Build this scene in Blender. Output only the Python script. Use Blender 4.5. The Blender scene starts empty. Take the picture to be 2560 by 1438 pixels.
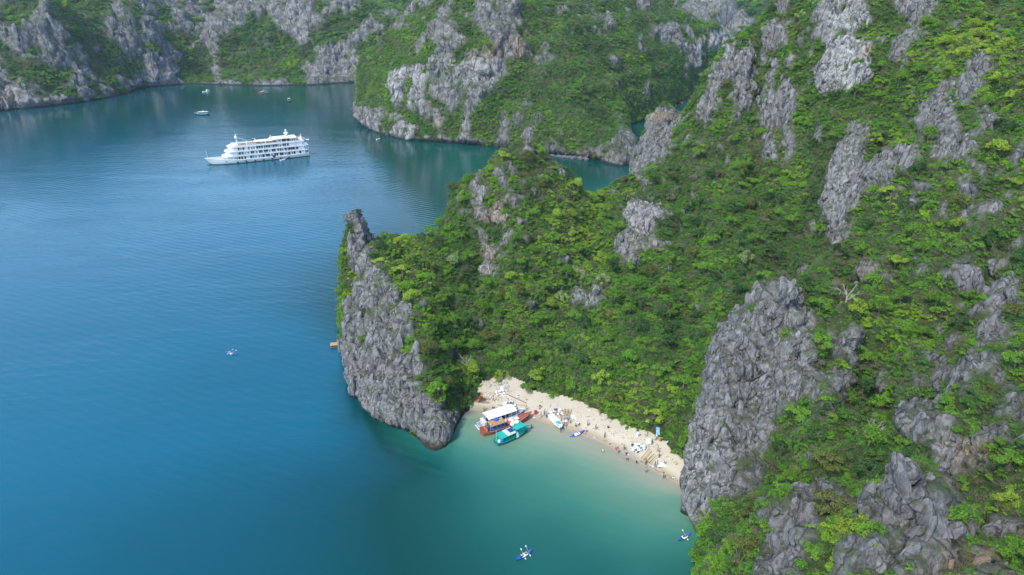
import bpy, bmesh, math, random
import numpy as np
from mathutils import Vector, Matrix, Euler
random.seed(7)
RNG = np.random.default_rng(11)
SC = bpy.context.scene
COL = SC.collection

# ------------------------------------------------------------------ camera
CAM_H, PITCH, FPX, CU, CV = 103.0, math.radians(24.0), 1706.7, 1280.0, 719.0
cam = bpy.data.cameras.new('camera')
cam.sensor_width = 36.0
cam.lens = 24.0
cam.clip_start = 1.0
cam.clip_end = 9000.0
cam_ob = bpy.data.objects.new('camera', cam)
cam_ob.location = (0, 0, CAM_H)
cam_ob.rotation_euler = (math.radians(90) - PITCH, 0, 0)
COL.objects.link(cam_ob)
SC.camera = cam_ob

# ------------------------------------------------------------------ sky, sun, exposure
SUN_EL, SUN_AZ = math.radians(52), math.radians(-140)     # azimuth from +Y towards +X: behind the camera, left
world = bpy.data.worlds.new('World')
SC.world = world
world.use_nodes = True
wn = world.node_tree
wn.nodes.clear()
w_out = wn.nodes.new('ShaderNodeOutputWorld')
w_bg = wn.nodes.new('ShaderNodeBackground')
w_sky = wn.nodes.new('ShaderNodeTexSky')
w_sky.sky_type = 'NISHITA'
w_sky.sun_disc = False
w_sky.sun_elevation = SUN_EL
w_sky.sun_rotation = SUN_AZ
w_sky.air_density = 1.0
w_sky.dust_density = 0.2
w_sky.ozone_density = 1.0
w_bg.inputs['Strength'].default_value = 0.13
wn.links.new(w_sky.outputs[0], w_bg.inputs['Color'])
wn.links.new(w_bg.outputs[0], w_out.inputs['Surface'])
sun = bpy.data.lights.new('sun', 'SUN')
sun.energy = 1.5
sun.angle = math.radians(10)
sun.color = (1.0, 0.95, 0.88)
sun_ob = bpy.data.objects.new('sun', sun)
sd = Vector((math.sin(SUN_AZ) * math.cos(SUN_EL), math.cos(SUN_AZ) * math.cos(SUN_EL), math.sin(SUN_EL)))
sun_ob.rotation_euler = sd.to_track_quat('Z', 'Y').to_euler()
sun_ob.location = (0, 0, 300)
COL.objects.link(sun_ob)
SC.view_settings.view_transform = 'Standard'
SC.view_settings.look = 'None'
SC.view_settings.exposure = 1.6
SC.view_settings.gamma = 1.0
SC.view_settings.use_curve_mapping = False
SC.cycles.max_bounces = 5
SC.cycles.diffuse_bounces = 3
SC.cycles.glossy_bounces = 2
SC.cycles.transmission_bounces = 3
SC.cycles.volume_bounces = 0
SC.cycles.transparent_max_bounces = 6
SC.cycles.caustics_reflective = False
SC.cycles.caustics_refractive = False

# ------------------------------------------------------------------ survey helpers: photo pixel -> point of the place
SP, CP = math.sin(PITCH), math.cos(PITCH)
def ray(u, v):
    dx, dy = (u - CU) / FPX, (CV - v) / FPX
    return dx, CP + dy * SP, -SP + dy * CP
def P(u, v, y=None, z=0.0):
    a, b, c = ray(u, v)
    t = y / b if y is not None else (z - CAM_H) / c
    return (a * t, b * t, CAM_H + c * t)
def W(u, v, z=0.0):
    return Vector(P(u, v, None, z))
def to_px(p):
    x, y, z = p[..., 0], p[..., 1], p[..., 2] - CAM_H
    d = y * CP - z * SP
    h = y * SP + z * CP
    d = np.where(d < 1, 1, d)
    return CU + FPX * x / d, CV - FPX * h / d, d

# ------------------------------------------------------------------ numpy noise
_perm = np.random.default_rng(5).permutation(65536).astype(np.int64)
def _hash(ix, iy, iz, s):
    h = (ix * 73856093) ^ (iy * 19349663) ^ (iz * 83492791) ^ (s * 2654435)
    return _perm[h & 65535]
_gr = np.random.default_rng(6).normal(size=(65536, 3))
_gr /= np.linalg.norm(_gr, axis=1)[:, None]
def perlin(p, s=0):
    """p (n,3) -> about -1..1"""
    i = np.floor(p).astype(np.int64)
    f = p - i
    w = f * f * f * (f * (f * 6 - 15) + 10)
    out = 0
    for dx in (0, 1):
        wx = w[:, 0] if dx else 1 - w[:, 0]
        for dy in (0, 1):
            wy = w[:, 1] if dy else 1 - w[:, 1]
            for dz in (0, 1):
                wz = w[:, 2] if dz else 1 - w[:, 2]
                g = _gr[_hash(i[:, 0] + dx, i[:, 1] + dy, i[:, 2] + dz, s)]
                d = g[:, 0] * (f[:, 0] - dx) + g[:, 1] * (f[:, 1] - dy) + g[:, 2] * (f[:, 2] - dz)
                out = out + wx * wy * wz * d
    return out * 1.5
def fbm(p, octs=4, s=0, gain=0.5):
    a, t, n = 1.0, 0, 0
    for k in range(octs):
        t = t + a * perlin(p * (2.03 ** k), s + k)
        n += a
        a *= gain
    return t / n
def ridged(p, octs=3, s=0):
    a, t, n = 1.0, 0, 0
    for k in range(octs):
        t = t + a * (1 - np.abs(perlin(p * (2.03 ** k), s + k)) * 2)
        n += a
        a *= 0.5
    return t / n
def cells(p, s=0):
    """worley: random value of the nearest cell and distance to the border"""
    i = np.floor(p).astype(np.int64)
    f = p - i
    d1 = np.full(len(p), 9.0)
    d2 = np.full(len(p), 9.0)
    val = np.zeros(len(p))
    for dx in (-1, 0, 1):
        for dy in (-1, 0, 1):
            for dz in (-1, 0, 1):
                h = _hash(i[:, 0] + dx, i[:, 1] + dy, i[:, 2] + dz, s)
                o = _gr[h] * 0.38 + 0.5
                d = np.sqrt((dx + o[:, 0] - f[:, 0]) ** 2 + (dy + o[:, 1] - f[:, 1]) ** 2 + (dz + o[:, 2] - f[:, 2]) ** 2)
                near = d < d1
                d2 = np.where(near, d1, np.minimum(d2, d))
                val = np.where(near, (h % 997) / 997.0, val)
                d1 = np.where(near, d, d1)
    return val, d2 - d1
def sstep(a, b, x):
    t = np.clip((x - a) / (b - a), 0, 1)
    return t * t * (3 - 2 * t)
def in_poly(x, y, poly):
    q = np.array(poly, float)
    n = len(q)
    c = np.zeros(x.shape, bool)
    j = n - 1
    for i in range(n):
        yi, yj, xi, xj = q[i, 1], q[j, 1], q[i, 0], q[j, 0]
        if yi != yj:
            c ^= ((yi > y) != (yj > y)) & (x < (xj - xi) * (y - yi) / (yj - yi) + xi)
        j = i
    return c
def sdist(x, y, poly):
    q = np.array(poly, float)
    r = np.roll(q, -1, axis=0)
    best = np.full(x.shape, 1e9)
    for a, b in zip(q, r):
        e = b - a
        L = e @ e + 1e-9
        t = np.clip(((x - a[0]) * e[0] + (y - a[1]) * e[1]) / L, 0, 1)
        d = (x - a[0] - t * e[0]) ** 2 + (y - a[1] - t * e[1]) ** 2
        best = np.minimum(best, d)
    best = np.sqrt(best)
    return np.where(in_poly(x, y, poly), best, -best)
def rbf_fit(pts, c=2.0, lam=0.5):
    P3 = np.array(pts, float)
    keep = np.ones(len(P3), bool)
    for i in range(len(P3)):          # two survey points that would force a spike: drop the later one
        dd = np.hypot(*(P3[:i, :2] - P3[i, :2]).T) + 0.8
        if i and (np.abs(P3[:i, 2] - P3[i, 2])[keep[:i]] / dd[keep[:i]] > 2.9).any():
            keep[i] = False
    P3 = P3[keep]
    X = P3[:, :2]
    d = np.sqrt(((X[:, None] - X[None]) ** 2).sum(-1) + c * c)
    n = len(X)
    A = np.zeros((n + 1, n + 1))
    A[:n, :n] = -d - lam * np.eye(n)
    A[n, :n] = 1
    A[:n, n] = 1
    b = np.r_[P3[:, 2], 0]
    w = np.linalg.solve(A, b)
    def f(x, y):
        out = np.full(x.shape, w[n])
        for k in range(n):
            out = out - w[k] * np.sqrt((x - X[k, 0]) ** 2 + (y - X[k, 1]) ** 2 + c * c)
        return out
    return f

# ------------------------------------------------------------------ material helpers
def srgb(r, g, b):
    f = lambda c: (c / 255 / 12.92) if c / 255 <= 0.04045 else ((c / 255 + 0.055) / 1.055) ** 2.4
    return (f(r), f(g), f(b), 1)
class NT:
    def __init__(s, name):
        s.m = bpy.data.materials.new(name)
        s.m.use_nodes = True
        s.t = s.m.node_tree
        s.t.nodes.clear()
        s.out = s.t.nodes.new('ShaderNodeOutputMaterial')
    def n(s, typ, **kw):
        nd = s.t.nodes.new('ShaderNode' + typ)
        for k, v in kw.items():
            if k.startswith('i_'):
                key = k[2:].replace('_', ' ')
                nd.inputs[key].default_value = v
            else:
                setattr(nd, k, v)
        return nd
    def l(s, a, b):
        s.t.links.new(a, b)
    def mix(s, fac, a, b, blend='MIX'):
        nd = s.t.nodes.new('ShaderNodeMix')
        nd.data_type = 'RGBA'
        nd.blend_type = blend
        for sock, v in ((nd.inputs[0], fac), (nd.inputs[6], a), (nd.inputs[7], b)):
            if isinstance(v, bpy.types.NodeSocket):
                s.l(v, sock)
            elif isinstance(v, (tuple, list)):
                sock.default_value = tuple(v) if len(v) == 4 else (*v, 1)
            else:
                sock.default_value = v
        return nd.outputs[2]
    def math(s, op, a, b=0.0, c=0.0):
        nd = s.t.nodes.new('ShaderNodeMath')
        nd.operation = op
        for k, v in enumerate((a, b, c)):
            if isinstance(v, bpy.types.NodeSocket):
                s.l(v, nd.inputs[k])
            else:
                nd.inputs[k].default_value = v
        return nd.outputs[0]
    def ramp(s, fac, stops, interp='LINEAR'):
        nd = s.t.nodes.new('ShaderNodeValToRGB')
        nd.color_ramp.interpolation = interp
        el = nd.color_ramp.elements
        while len(el) < len(stops):
            el.new(0.5)
        for e, (p, c) in zip(el, stops):
            e.position = p
            e.color = c if len(c) == 4 else (*c, 1)
        s.l(fac, nd.inputs[0])
        return nd.outputs[0]
    def noise(s, vec, scale, detail=4, rough=0.55, dist=0.0):
        nd = s.n('TexNoise')
        nd.inputs['Scale'].default_value = scale
        nd.inputs['Detail'].default_value = detail
        nd.inputs['Roughness'].default_value = rough
        nd.inputs['Distortion'].default_value = dist
        if vec is not None:
            s.l(vec, nd.inputs['Vector'])
        return nd.outputs[0]
    def mapping(s, vec, scale=(1, 1, 1), rot=(0, 0, 0)):
        nd = s.n('Mapping')
        nd.inputs['Scale'].default_value = scale
        nd.inputs['Rotation'].default_value = rot
        s.l(vec, nd.inputs['Vector'])
        return nd.outputs[0]
    def attr(s, name, typ='GEOMETRY'):
        nd = s.n('Attribute')
        nd.attribute_name = name
        nd.attribute_type = typ
        return nd
_mats = {}
def paint(name, rgb, rough=0.6, metal=0.0, var=0.12, scale=3.0, bump=0.0):
    """plain painted or woven surface with slight procedural wear"""
    if name in _mats:
        return _mats[name]
    n = NT(name)
    tc = n.n('TexCoord')
    f = n.noise(tc.outputs['Object'], scale, 5)
    a = tuple(max(0, c * (1 - var)) for c in rgb[:3])
    b = tuple(min(1, c * (1 + var)) for c in rgb[:3])
    col = n.mix(f, a, b)
    bs = n.n('BsdfPrincipled')
    n.l(col, bs.inputs['Base Color'])
    bs.inputs['Roughness'].default_value = rough
    bs.inputs['Metallic'].default_value = metal
    if bump:
        bp = n.n('Bump', i_Strength=bump, i_Distance=0.05)
        n.l(n.noise(tc.outputs['Object'], scale * 6, 4), bp.inputs['Height'])
        n.l(bp.outputs[0], bs.inputs['Normal'])
    n.l(bs.outputs[0], n.out.inputs[0])
    _mats[name] = n.m
    return n.m

# ------------------------------------------------------------------ object helpers
def mesh_from(name, verts, faces, mats=(), midx=None, smooth=False):
    me = bpy.data.meshes.new(name)
    verts = np.asarray(verts, np.float32).reshape(-1, 3)
    if isinstance(faces, np.ndarray):
        nf, k = faces.shape
        me.vertices.add(len(verts))
        me.vertices.foreach_set('co', verts.ravel())
        me.loops.add(nf * k)
        me.loops.foreach_set('vertex_index', faces.astype(np.int32).ravel())
        me.polygons.add(nf)
        me.polygons.foreach_set('loop_start', np.arange(0, nf * k, k, dtype=np.int32))
        me.update(calc_edges=True)
    else:
        me.from_pydata([tuple(map(float, v)) for v in verts], [], faces)
        me.update()
    for m in mats:
        me.materials.append(m)
    if midx is not None:
        me.polygons.foreach_set('material_index', np.asarray(midx, np.int32))
    if smooth:
        me.polygons.foreach_set('use_smooth', np.ones(len(me.polygons), bool))
    return me
def link(name, data, parent=None, loc=None, rot=None, scale=None):
    o = bpy.data.objects.new(name, data)
    COL.objects.link(o)
    if parent is not None:
        o.parent = parent
    if loc is not None:
        o.location = loc
    if rot is not None:
        o.rotation_euler = rot
    if scale is not None:
        o.scale = scale
    return o
def tag(o, label=None, cat=None, group=None, kind=None):
    if label: o['label'] = label
    if cat: o['category'] = cat
    if group: o['group'] = group
    if kind: o['kind'] = kind
    return o
def thing(name, label, cat, loc=(0, 0, 0), rot=(0, 0, 0), group=None):
    o = link(name, None, loc=loc, rot=rot)
    o.empty_display_size = 0.5
    return tag(o, label, cat, group)
def copy_tree(o, parent=None):
    c = o.copy()
    COL.objects.link(c)
    c.parent = parent
    for ch in o.children:
        copy_tree(ch, c)
    return c
# ================================================================== THE LAND
def survey(lst):
    """(u, v, y) entries -> world points"""
    return [P(u, v, y) for u, v, y in lst]
def shore_px(lst, z=0.0):
    return [P(u, v, None, z)[:2] for u, v in lst]

# ---- near hills: headland, saddle hill, right-hand mountain, foreground ridge
BEACH_BACK = [(1712, 1150), (1690, 1140), (1650, 1105), (1600, 1082), (1550, 1060), (1500, 1034), (1450, 1018), (1400, 1006),
              (1350, 998), (1300, 984), (1285, 966), (1268, 958), (1225, 962), (1200, 970), (1188, 996), (1176, 1010)]
NEAR_SHORE = ([(-5, 20), (12, 40), (24, 65), (30, 84)] +
    shore_px([(1735, 1425), (1740, 1385), (1742, 1345), (1722, 1312), (1708, 1262), (1700, 1215), (1704, 1170)]) +
    shore_px(BEACH_BACK, 2.2) +
    shore_px([(1165, 1030), (1143, 1062), (1130, 1105), (1110, 1122), (1085, 1130), (1062, 1120), (1040, 1102), (1015, 1082), (1000, 1075), (975, 1072), (950, 1062), (930, 1045),
              (905, 1025), (885, 990), (870, 962), (861, 930), (859, 900), (856, 868)]) +
    [(-57, 200), (-60, 218), (-58, 232), (-45, 240), (-25, 246), (-16, 262), (0, 280), (30, 288), (42, 294), (52, 306), (57, 322), (64, 342),
     (90, 365), (150, 400), (220, 420), (330, 380), (330, 20)])
NEAR_PTS = survey([
 # headland: pinnacle, crest, sea face, inland slope
 (893, 562, 214), (885, 600, 211), (905, 600, 213), (930, 612, 216), (1000, 603, 222), (1050, 605, 226), (1085, 592, 230), (930, 640, 207), (960, 690, 193), (990, 730, 183),
 (1020, 775, 172), (1035, 810, 165), (1048, 860, 157), (1062, 910, 151), (1080, 960, 146.5), (1100, 1010, 143), (1112, 1060, 139.5),
 (875, 760, 198), (883, 700, 206), (900, 900, 165), (890, 850, 177), (950, 850, 167), (910, 800, 182), (960, 950, 153), (1010, 1000, 146.5), (1000, 900, 157), (980, 780, 178),
 (1040, 1030, 143.5), (1060, 1070, 139), (1090, 1090, 137.5), (930, 980, 155.5), (920, 720, 197),
 (1100, 700, 199), (1100, 800, 180), (1120, 900, 163), (1150, 980, 153), (1140, 1020, 148),
 (1200, 900, 171), (1200, 800, 185), (1200, 700, 202), (1200, 600, 219), (1160, 500, 231), (1125, 540, 229), (1145, 455, 240), (1200, 428, 243), (1245, 393, 248),
 (1298, 359, 250), (1330, 366, 252), (1365, 392, 253), (1403, 430, 254), (1441, 470, 257), (1483, 500, 260), (1515, 494, 264), (1545, 476, 268), (1587, 441, 275),
 (1300, 450, 238), (1300, 550, 221), (1300, 650, 205), (1300, 750, 190), (1300, 850, 177), (1290, 920, 168),
 (1400, 550, 227), (1400, 650, 209), (1400, 750, 190), (1400, 850, 175), (1400, 950, 162),
 (1500, 560, 234), (1500, 650, 212), (1500, 750, 190), (1500, 850, 172), (1500, 950, 157.5),
 (1600, 500, 252), (1600, 600, 224), (1600, 700, 199), (1600, 800, 177), (1600, 900, 160), (1600, 1000, 147),
 (1700, 350, 285), (1700, 450, 260), (1700, 550, 231), (1700, 650, 207), (1700, 750, 185), (1700, 850, 166), (1700, 950, 150.5), (1690, 1050, 140),
 (1800, 250, 280), (1800, 350, 272), (1800, 450, 249), (1800, 550, 224), (1800, 650, 202), (1800, 750, 179), (1780, 850, 163), (1745, 960, 149), (1720, 1060, 138),
 # tower beside the channel
 (1656, 274, 332), (1640, 290, 329), (1685, 292, 334), (1694, 300, 334), (1618, 363, 318), (1600, 405, 308), (1660, 350, 318), (1650, 400, 300),
 # rock bluff above the beach end
 (1950, 722, 142), (1975, 728, 143), (1920, 745, 141.5), (1890, 770, 141), (1862, 800, 139.5), (1835, 850, 137), (1800, 920, 133.5), (1775, 1000, 130), (1745, 1080, 128), (1722, 1130, 127),
 (1900, 700, 177), (2000, 650, 180), (1850, 780, 170),
 (1800, 1100, 121.5), (1850, 1000, 127), (1800, 1200, 114.5), (1755, 1180, 119), (1765, 1260, 110), (1870, 1150, 114.5), (1900, 900, 134), (2000, 850, 133), (2050, 950, 124), (1950, 1050, 120),
 (1950, 1150, 111), (1900, 1200, 108.5), (2060, 720, 147), (1960, 950, 127),
 # main mountain
 (1900, 600, 204), (1900, 500, 230), (1900, 400, 254), (1900, 300, 272), (1900, 200, 285), (1846, 122, 292), (1872, 127, 292), (1808, 143, 290), (1787, 190, 289), (1762, 240, 290), (1736, 262, 294), (1711, 291, 298),
 (1880, 84, 296), (1909, 42, 300), (1930, 0, 302), (1830, 260, 278), (1770, 300, 278),
 (2000, 100, 270), (2000, 200, 262), (2000, 300, 249), (2000, 400, 234), (2000, 500, 214), (2000, 600, 195), (2060, 560, 203), (2060, 480, 214),
 (2100, 50, 252), (2100, 100, 245), (2110, 200, 239), (2100, 300, 227), (2100, 400, 214), (2080, 500, 206),
 (2090, 560, 187), (2082, 600, 184), (2120, 515, 186), (2160, 470, 184), (2200, 425, 183), (2250, 392, 182), (2330, 368, 180), (2380, 320, 179), (2430, 305, 178), (2480, 295, 178), (2560, 260, 178),
 (2140, 420, 206), (2200, 370, 208), (2300, 330, 200), (2170, 320, 222), (2200, 300, 224), (2300, 200, 214), (2400, 200, 205), (2300, 100, 234), (2400, 100, 225), (2500, 100, 215), (2500, 200, 197), (2560, 50, 215),
 (2300, 0, 250), (2400, 0, 245), (2560, 0, 235), (2200, 0, 256), (2060, 0, 268),
 (2200, 560, 172), (2300, 480, 168), (2420, 420, 165), (2540, 380, 162), (2120, 640, 168), (2100, 650, 165), (2150, 750, 150),
 (2200, 650, 158), (2300, 650, 152), (2400, 600, 150), (2500, 600, 146), (2560, 500, 150),
 (2250, 800, 138), (2400, 750, 135), (2520, 712, 134), (2480, 770, 131), (2500, 850, 119), (2350, 880, 122), (2440, 895, 117), (2460, 960, 108), (2200, 900, 126), (2150, 1000, 116), (2100, 1100, 106), (2050, 1180, 100),
 (2250, 1050, 106), (2350, 1050, 103), (2250, 1150, 94), (2180, 1200, 93), (2400, 1100, 94), (2380, 1180, 88), (2550, 1000, 98), (2550, 1150, 84), (2450, 1200, 82),
 # foreground ridge
 (1915, 1285, 84), (1950, 1255, 82), (1987, 1230, 80), (2035, 1256, 78), (2061, 1240, 77), (2098, 1246, 76), (2150, 1280, 74), (2203, 1268, 73), (2240, 1220, 72), (2290, 1232, 70), (2322, 1224, 69), (2355, 1270, 66), (2385, 1340, 60), (2400, 1438, 52),
 (2000, 1400, 69), (2150, 1400, 63), (2250, 1350, 65), (2000, 1310, 75), (2180, 1330, 68), (2300, 1320, 64), (1850, 1350, 84), (1850, 1438, 74), (1790, 1380, 91), (1800, 1310, 95), (1765, 1420, 88), (1900, 1420, 73), (1850, 1270, 98), (1960, 1215, 97), (2150, 1215, 92), (2280, 1190, 88),
 (2450, 1350, 70), (2500, 1300, 74), (2560, 1400, 62),
]) + [(-52, 228, 9), (-40, 232, 12), (-30, 238, 10), (-20, 254, 12), (-8, 268, 14), (14, 275, 22), (32, 282, 17), (49, 302, 12), (54, 314, 9), (59, 330, 10), (68, 345, 20), (84, 345, 40), (115, 345, 70), (160, 340, 95), (80, 325, 36),
     (150, 385, 50), (250, 300, 95), (250, 200, 100), (220, 120, 80), (160, 80, 62), (120, 50, 50), (80, 20, 44), (40, 30, 30), (40, 60, 30), (280, 380, 50), (300, 60, 60), (320, 200, 90), (180, 160, 84), (200, 230, 97)]
near_f = rbf_fit(NEAR_PTS, 1.2, 0.15)
def hit(u, v):
    a, b, c = ray(u, v)
    t = np.arange(60, 420, 0.8)
    z = CAM_H + c * t
    h = near_f(a * t, b * t)
    k = int(np.argmax(z < h))
    return a * t[k], b * t[k]
GULLIES = [([(2060, 370), (2010, 480), (1970, 600), (1950, 690), (1880, 770)], 8.0, 8.0), ([(1900, 1250), (2000, 1185), (2150, 1150), (2290, 1130)], 6.0, 6.0), ([(2200, 860), (2190, 980), (2140, 1100)], 4.5, 5.0),
    ([(1490, 520), (1450, 650), (1400, 800), (1340, 930)], 3.5, 7.0), ([(1690, 400), (1740, 520), (1720, 700), (1690, 900)], 4.0, 6.0), ([(1893, 170), (1905, 330), (1895, 450), (1850, 560)], 5.0, 5.0),
    ([(2540, 470), (2500, 650), (2400, 820), (2340, 950)], 5.0, 6.0), ([(2210, 150), (2190, 280), (2080, 340)], 5.0, 6.0), ([(2350, 110), (2260, 260), (2200, 350)], 4.0, 5.0), ([(1180, 560), (1240, 700), (1230, 880)], 3.0, 5.0), ([(2400, 1130), (2440, 1260), (2420, 1400)], 4.0, 5.0), ([(2300, 480), (2200, 620), (2120, 720)], 3.5, 5.0)]
GULLIES = [([hit(*q) for q in pl], dp, wd) for pl, dp, wd in GULLIES]
def gully(x, y):
    out = np.zeros(x.shape)
    for pl, dp, wd in GULLIES:
        best = np.full(x.shape, 1e9)
        for a, b in zip(pl[:-1], pl[1:]):
            ex, ey = b[0] - a[0], b[1] - a[1]
            t = np.clip(((x - a[0]) * ex + (y - a[1]) * ey) / (ex * ex + ey * ey + 1e-6), 0, 1)
            best = np.minimum(best, np.hypot(x - a[0] - t * ex, y - a[1] - t * ey))
        out = np.maximum(out, dp * np.exp(-(best / wd) ** 2))
    return out
def beachside(x, y):
    """0 on cliff coast, 1 where the hill meets the sand"""
    p = np.array(shore_px(BEACH_BACK[1:], 2.2))
    d = np.full(x.shape, 1e9)
    for a in p:
        d = np.minimum(d, np.hypot(x - a[0], y - a[1]))
    return 1 - sstep(6, 14, d)
def near_h(x, y):
    sd = sdist(x, y, NEAR_SHORE)
    p3 = np.stack([x / 9, y / 9, 0 * x], 1)
    sd = sd + 1.6 * fbm(p3, 3, 40) * (1 - np.exp(-np.abs(sd) / 3))
    h = near_f(x, y)
    bs = beachside(x, y)
    wd = 2.6 + 2.6 * bs
    up = np.clip(sd / wd, 0, 1)
    q = np.stack([x / 21, y / 21, 0 * x], 1)
    rel = ridged(q + 0.3 * np.stack([fbm(q, 2, 41), fbm(q, 2, 42), 0 * x], 1), 3, 43) - 0.5
    q = np.stack([x / 7, y / 7, 0 * x], 1)
    rel = rel * 8.5 + 2.4 * fbm(q, 2, 44)
    calm = 1 - 0.72 * np.exp(-((x - 5) / 42) ** 2 - ((y - 250) / 26) ** 2) - 0.5 * np.exp(-((x - 62) / 14) ** 2 - ((y - 320) / 18) ** 2) - 0.5 * np.exp(-((x + 50) / 9) ** 2 - ((y - 212) / 12) ** 2)
    h = h + rel * calm * sstep(4, 16, h) * sstep(2, 12, sd) * (1 - 0.8 * bs)
    h = h - gully(x, y) * sstep(4, 14, h)
    # ledges: slopes break into short steep faces
    st = 5.5 + 1.5 * fbm(q * 0.3, 2, 45)
    k = h / st
    fr = k - np.floor(k)
    h = (np.floor(k) + 0.35 * fr + 0.65 * sstep(0.25, 0.75, fr)) * st
    z = np.maximum(h, 1.2) * (up ** 0.75)
    return np.where(sd > 0, z, np.maximum(sd * 2.0, -9))

# ---- the middle island
MID_SHORE = (shore_px([(890, 288), (897, 306), (910, 318), (935, 330), (960, 339), (1000, 348), (1050, 353), (1100, 356), (1150, 360), (1200, 364), (1262, 372), (1350, 385),
    (1400, 389), (1440, 392), (1480, 399), (1520, 411), (1556, 417), (1578, 411), (1585, 395), (1576, 350), (1563, 322), (1600, 306), (1645, 292), (1690, 262), (1720, 252), (1762, 240), (1800, 232)])
    + [(262, 780), (230, 850), (100, 880), (-40, 820), (-110, 720), (-140, 640)])
MID_PTS = survey([
 (920, 250, 560), (905, 215, 590), (900, 262, 580), (925, 150, 602), (960, 118, 600), (1000, 88, 600), (1030, 50, 600), (1060, 15, 600), (1100, -60, 600),
 (985, 180, 541), (1000, 200, 525), (990, 260, 513), (1000, 320, 500), (950, 305, 524), (1100, 200, 508), (1100, 270, 492), (1060, 120, 550), (1100, 100, 536), (1100, 325, 484), (1200, 300, 478), (1200, 335, 475), (1200, 200, 497), (1250, 150, 506), (1250, 90, 512),
 (1180, 90, 525), (1200, 0, 556), (1300, 140, 510), (1320, 100, 525), (1300, 0, 566), (1400, 100, 530), (1440, 12, 592), (1500, 100, 560), (1400, 200, 490), (1400, 300, 456), (1500, 200, 512), (1500, 300, 466), (1550, 385, 427.5),
 (1500, 355, 431), (1570, 370, 434), (1530, 330, 446), (1400, 360, 441), (1300, 335, 461), (1300, 250, 480), (1550, 250, 520), (1600, 200, 572), (1600, 260, 563), (1560, 290, 530), (1600, 130, 600), (1530, 55, 600), (1580, 60, 630), (1620, 62, 660), (1720, 62, 700), (1800, 82, 712), (1848, 115, 722), (1858, 150, 715), (1790, 130, 700),
 (1700, 150, 650), (1750, 205, 680), (1650, 250, 600), (1840, 200, 705)]) + [(0, 700, 112), (-60, 660, 100), (100, 740, 80), (200, 800, 40), (0, 800, 60), (30, 620, 120), (-90, 680, 60), (150, 700, 80)]
mid_f = rbf_fit(MID_PTS, 3, 0.3)
def mid_h(x, y):
    sd = sdist(x, y, MID_SHORE)
    p3 = np.stack([x / 22, y / 22, 0 * x], 1)
    n = fbm(p3, 3, 60)
    sd = sd + 4 * n * (1 - np.exp(-np.abs(sd) / 6))
    q = np.stack([x / 42, y / 42, 0 * x], 1)
    rel = ridged(q + 0.3 * np.stack([fbm(q, 2, 61), fbm(q, 2, 62), 0 * x], 1), 4, 63) - 0.5
    h = mid_f(x, y)
    h = h + rel * 14 * sstep(8, 30, h) * sstep(4, 25, sd)
    k = h / 13
    fr = k - np.floor(k)
    h = (np.floor(k) + 0.45 * fr + 0.55 * sstep(0.25, 0.75, fr)) * 13
    z = np.maximum(h, 4) * np.clip(sd / 6, 0, 1) ** 0.7
    return np.where(sd > 0, z, np.maximum(sd * 2, -9))

# ---- the far coast on the left
FAR_SHORE = (shore_px([(-260, 300), (-100, 286), (0, 277), (80, 270), (160, 262), (240, 250), (300, 239), (330, 229), (347, 221), (400, 215), (470, 210), (550, 212), (650, 215), (770, 213), (850, 208), (905, 205)])
    + [(-120, 800), (-20, 820), (60, 860), (120, 1000), (60, 1200), (-900, 1200), (-900, 600)])
FAR_PTS = survey([
 (-200, 100, 640), (-60, 0, 690), (0, 150, 648), (0, 240, 622), (0, 50, 672), (0, 0, 695), (100, 235, 634), (100, 100, 680), (130, 8, 705), (200, 150, 700), (200, 230, 662), (300, 200, 728), (300, 100, 765), (330, 15, 800), (200, 50, 748), (250, 0, 800),
 (400, 195, 778), (420, 100, 830), (400, 170, 785), (440, 180, 805), (450, 100, 860), (500, 130, 870), (500, 60, 950), (520, 185, 832), (545, 40, 852), (548, 120, 836), (550, 190, 815), (600, 20, 862), (600, 100, 845), (650, 190, 812), (700, 26, 862), (700, 100, 845),
 (770, 2, 862), (850, 12, 862), (900, 32, 862), (985, 52, 862), (850, 100, 845), (850, 180, 822), (950, 120, 842), (480, 190, 815), (430, 30, 900), (380, 10, 880)]) + [
 (-150, 960, 50), (-300, 980, 55), (-450, 1050, 95), (-50, 900, 55), (0, 1000, 90), (-600, 900, 130), (-800, 900, 140), (-700, 700, 110), (-200, 1150, 120), (50, 950, 40)]
far_f = rbf_fit(FAR_PTS, 4, 0.3)
def far_h(x, y):
    sd = sdist(x, y, FAR_SHORE)
    p3 = np.stack([x / 30, y / 30, 0 * x], 1)
    n = fbm(p3, 3, 70)
    sd = sd + 5 * n * (1 - np.exp(-np.abs(sd) / 8))
    q = np.stack([x / 55, y / 55, 0 * x], 1)
    rel = ridged(q + 0.3 * np.stack([fbm(q, 2, 71), fbm(q, 2, 72), 0 * x], 1), 4, 73) - 0.5
    h = far_f(x, y)
    h = h + rel * 18 * sstep(8, 30, h) * sstep(4, 30, sd)
    z = np.maximum(h, 4) * np.clip(sd / 9, 0, 1) ** 0.7
    return np.where(sd > 0, z, np.maximum(sd * 2, -9))

# ---- ranges beyond
def back_h(x, y):
    p3 = np.stack([x / 260, y / 260, 0 * x + 3.3], 1)
    r = ridged(p3, 4, 80)
    base = 40 + 130 * sstep(980, 1500, y)
    z = base + 105 * (r - 0.35)
    gap = sstep(930, 1010, y + 40 * fbm(p3 * 3, 2, 90))
    return np.where(gap > 0, z * gap, -6) - 3

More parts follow.
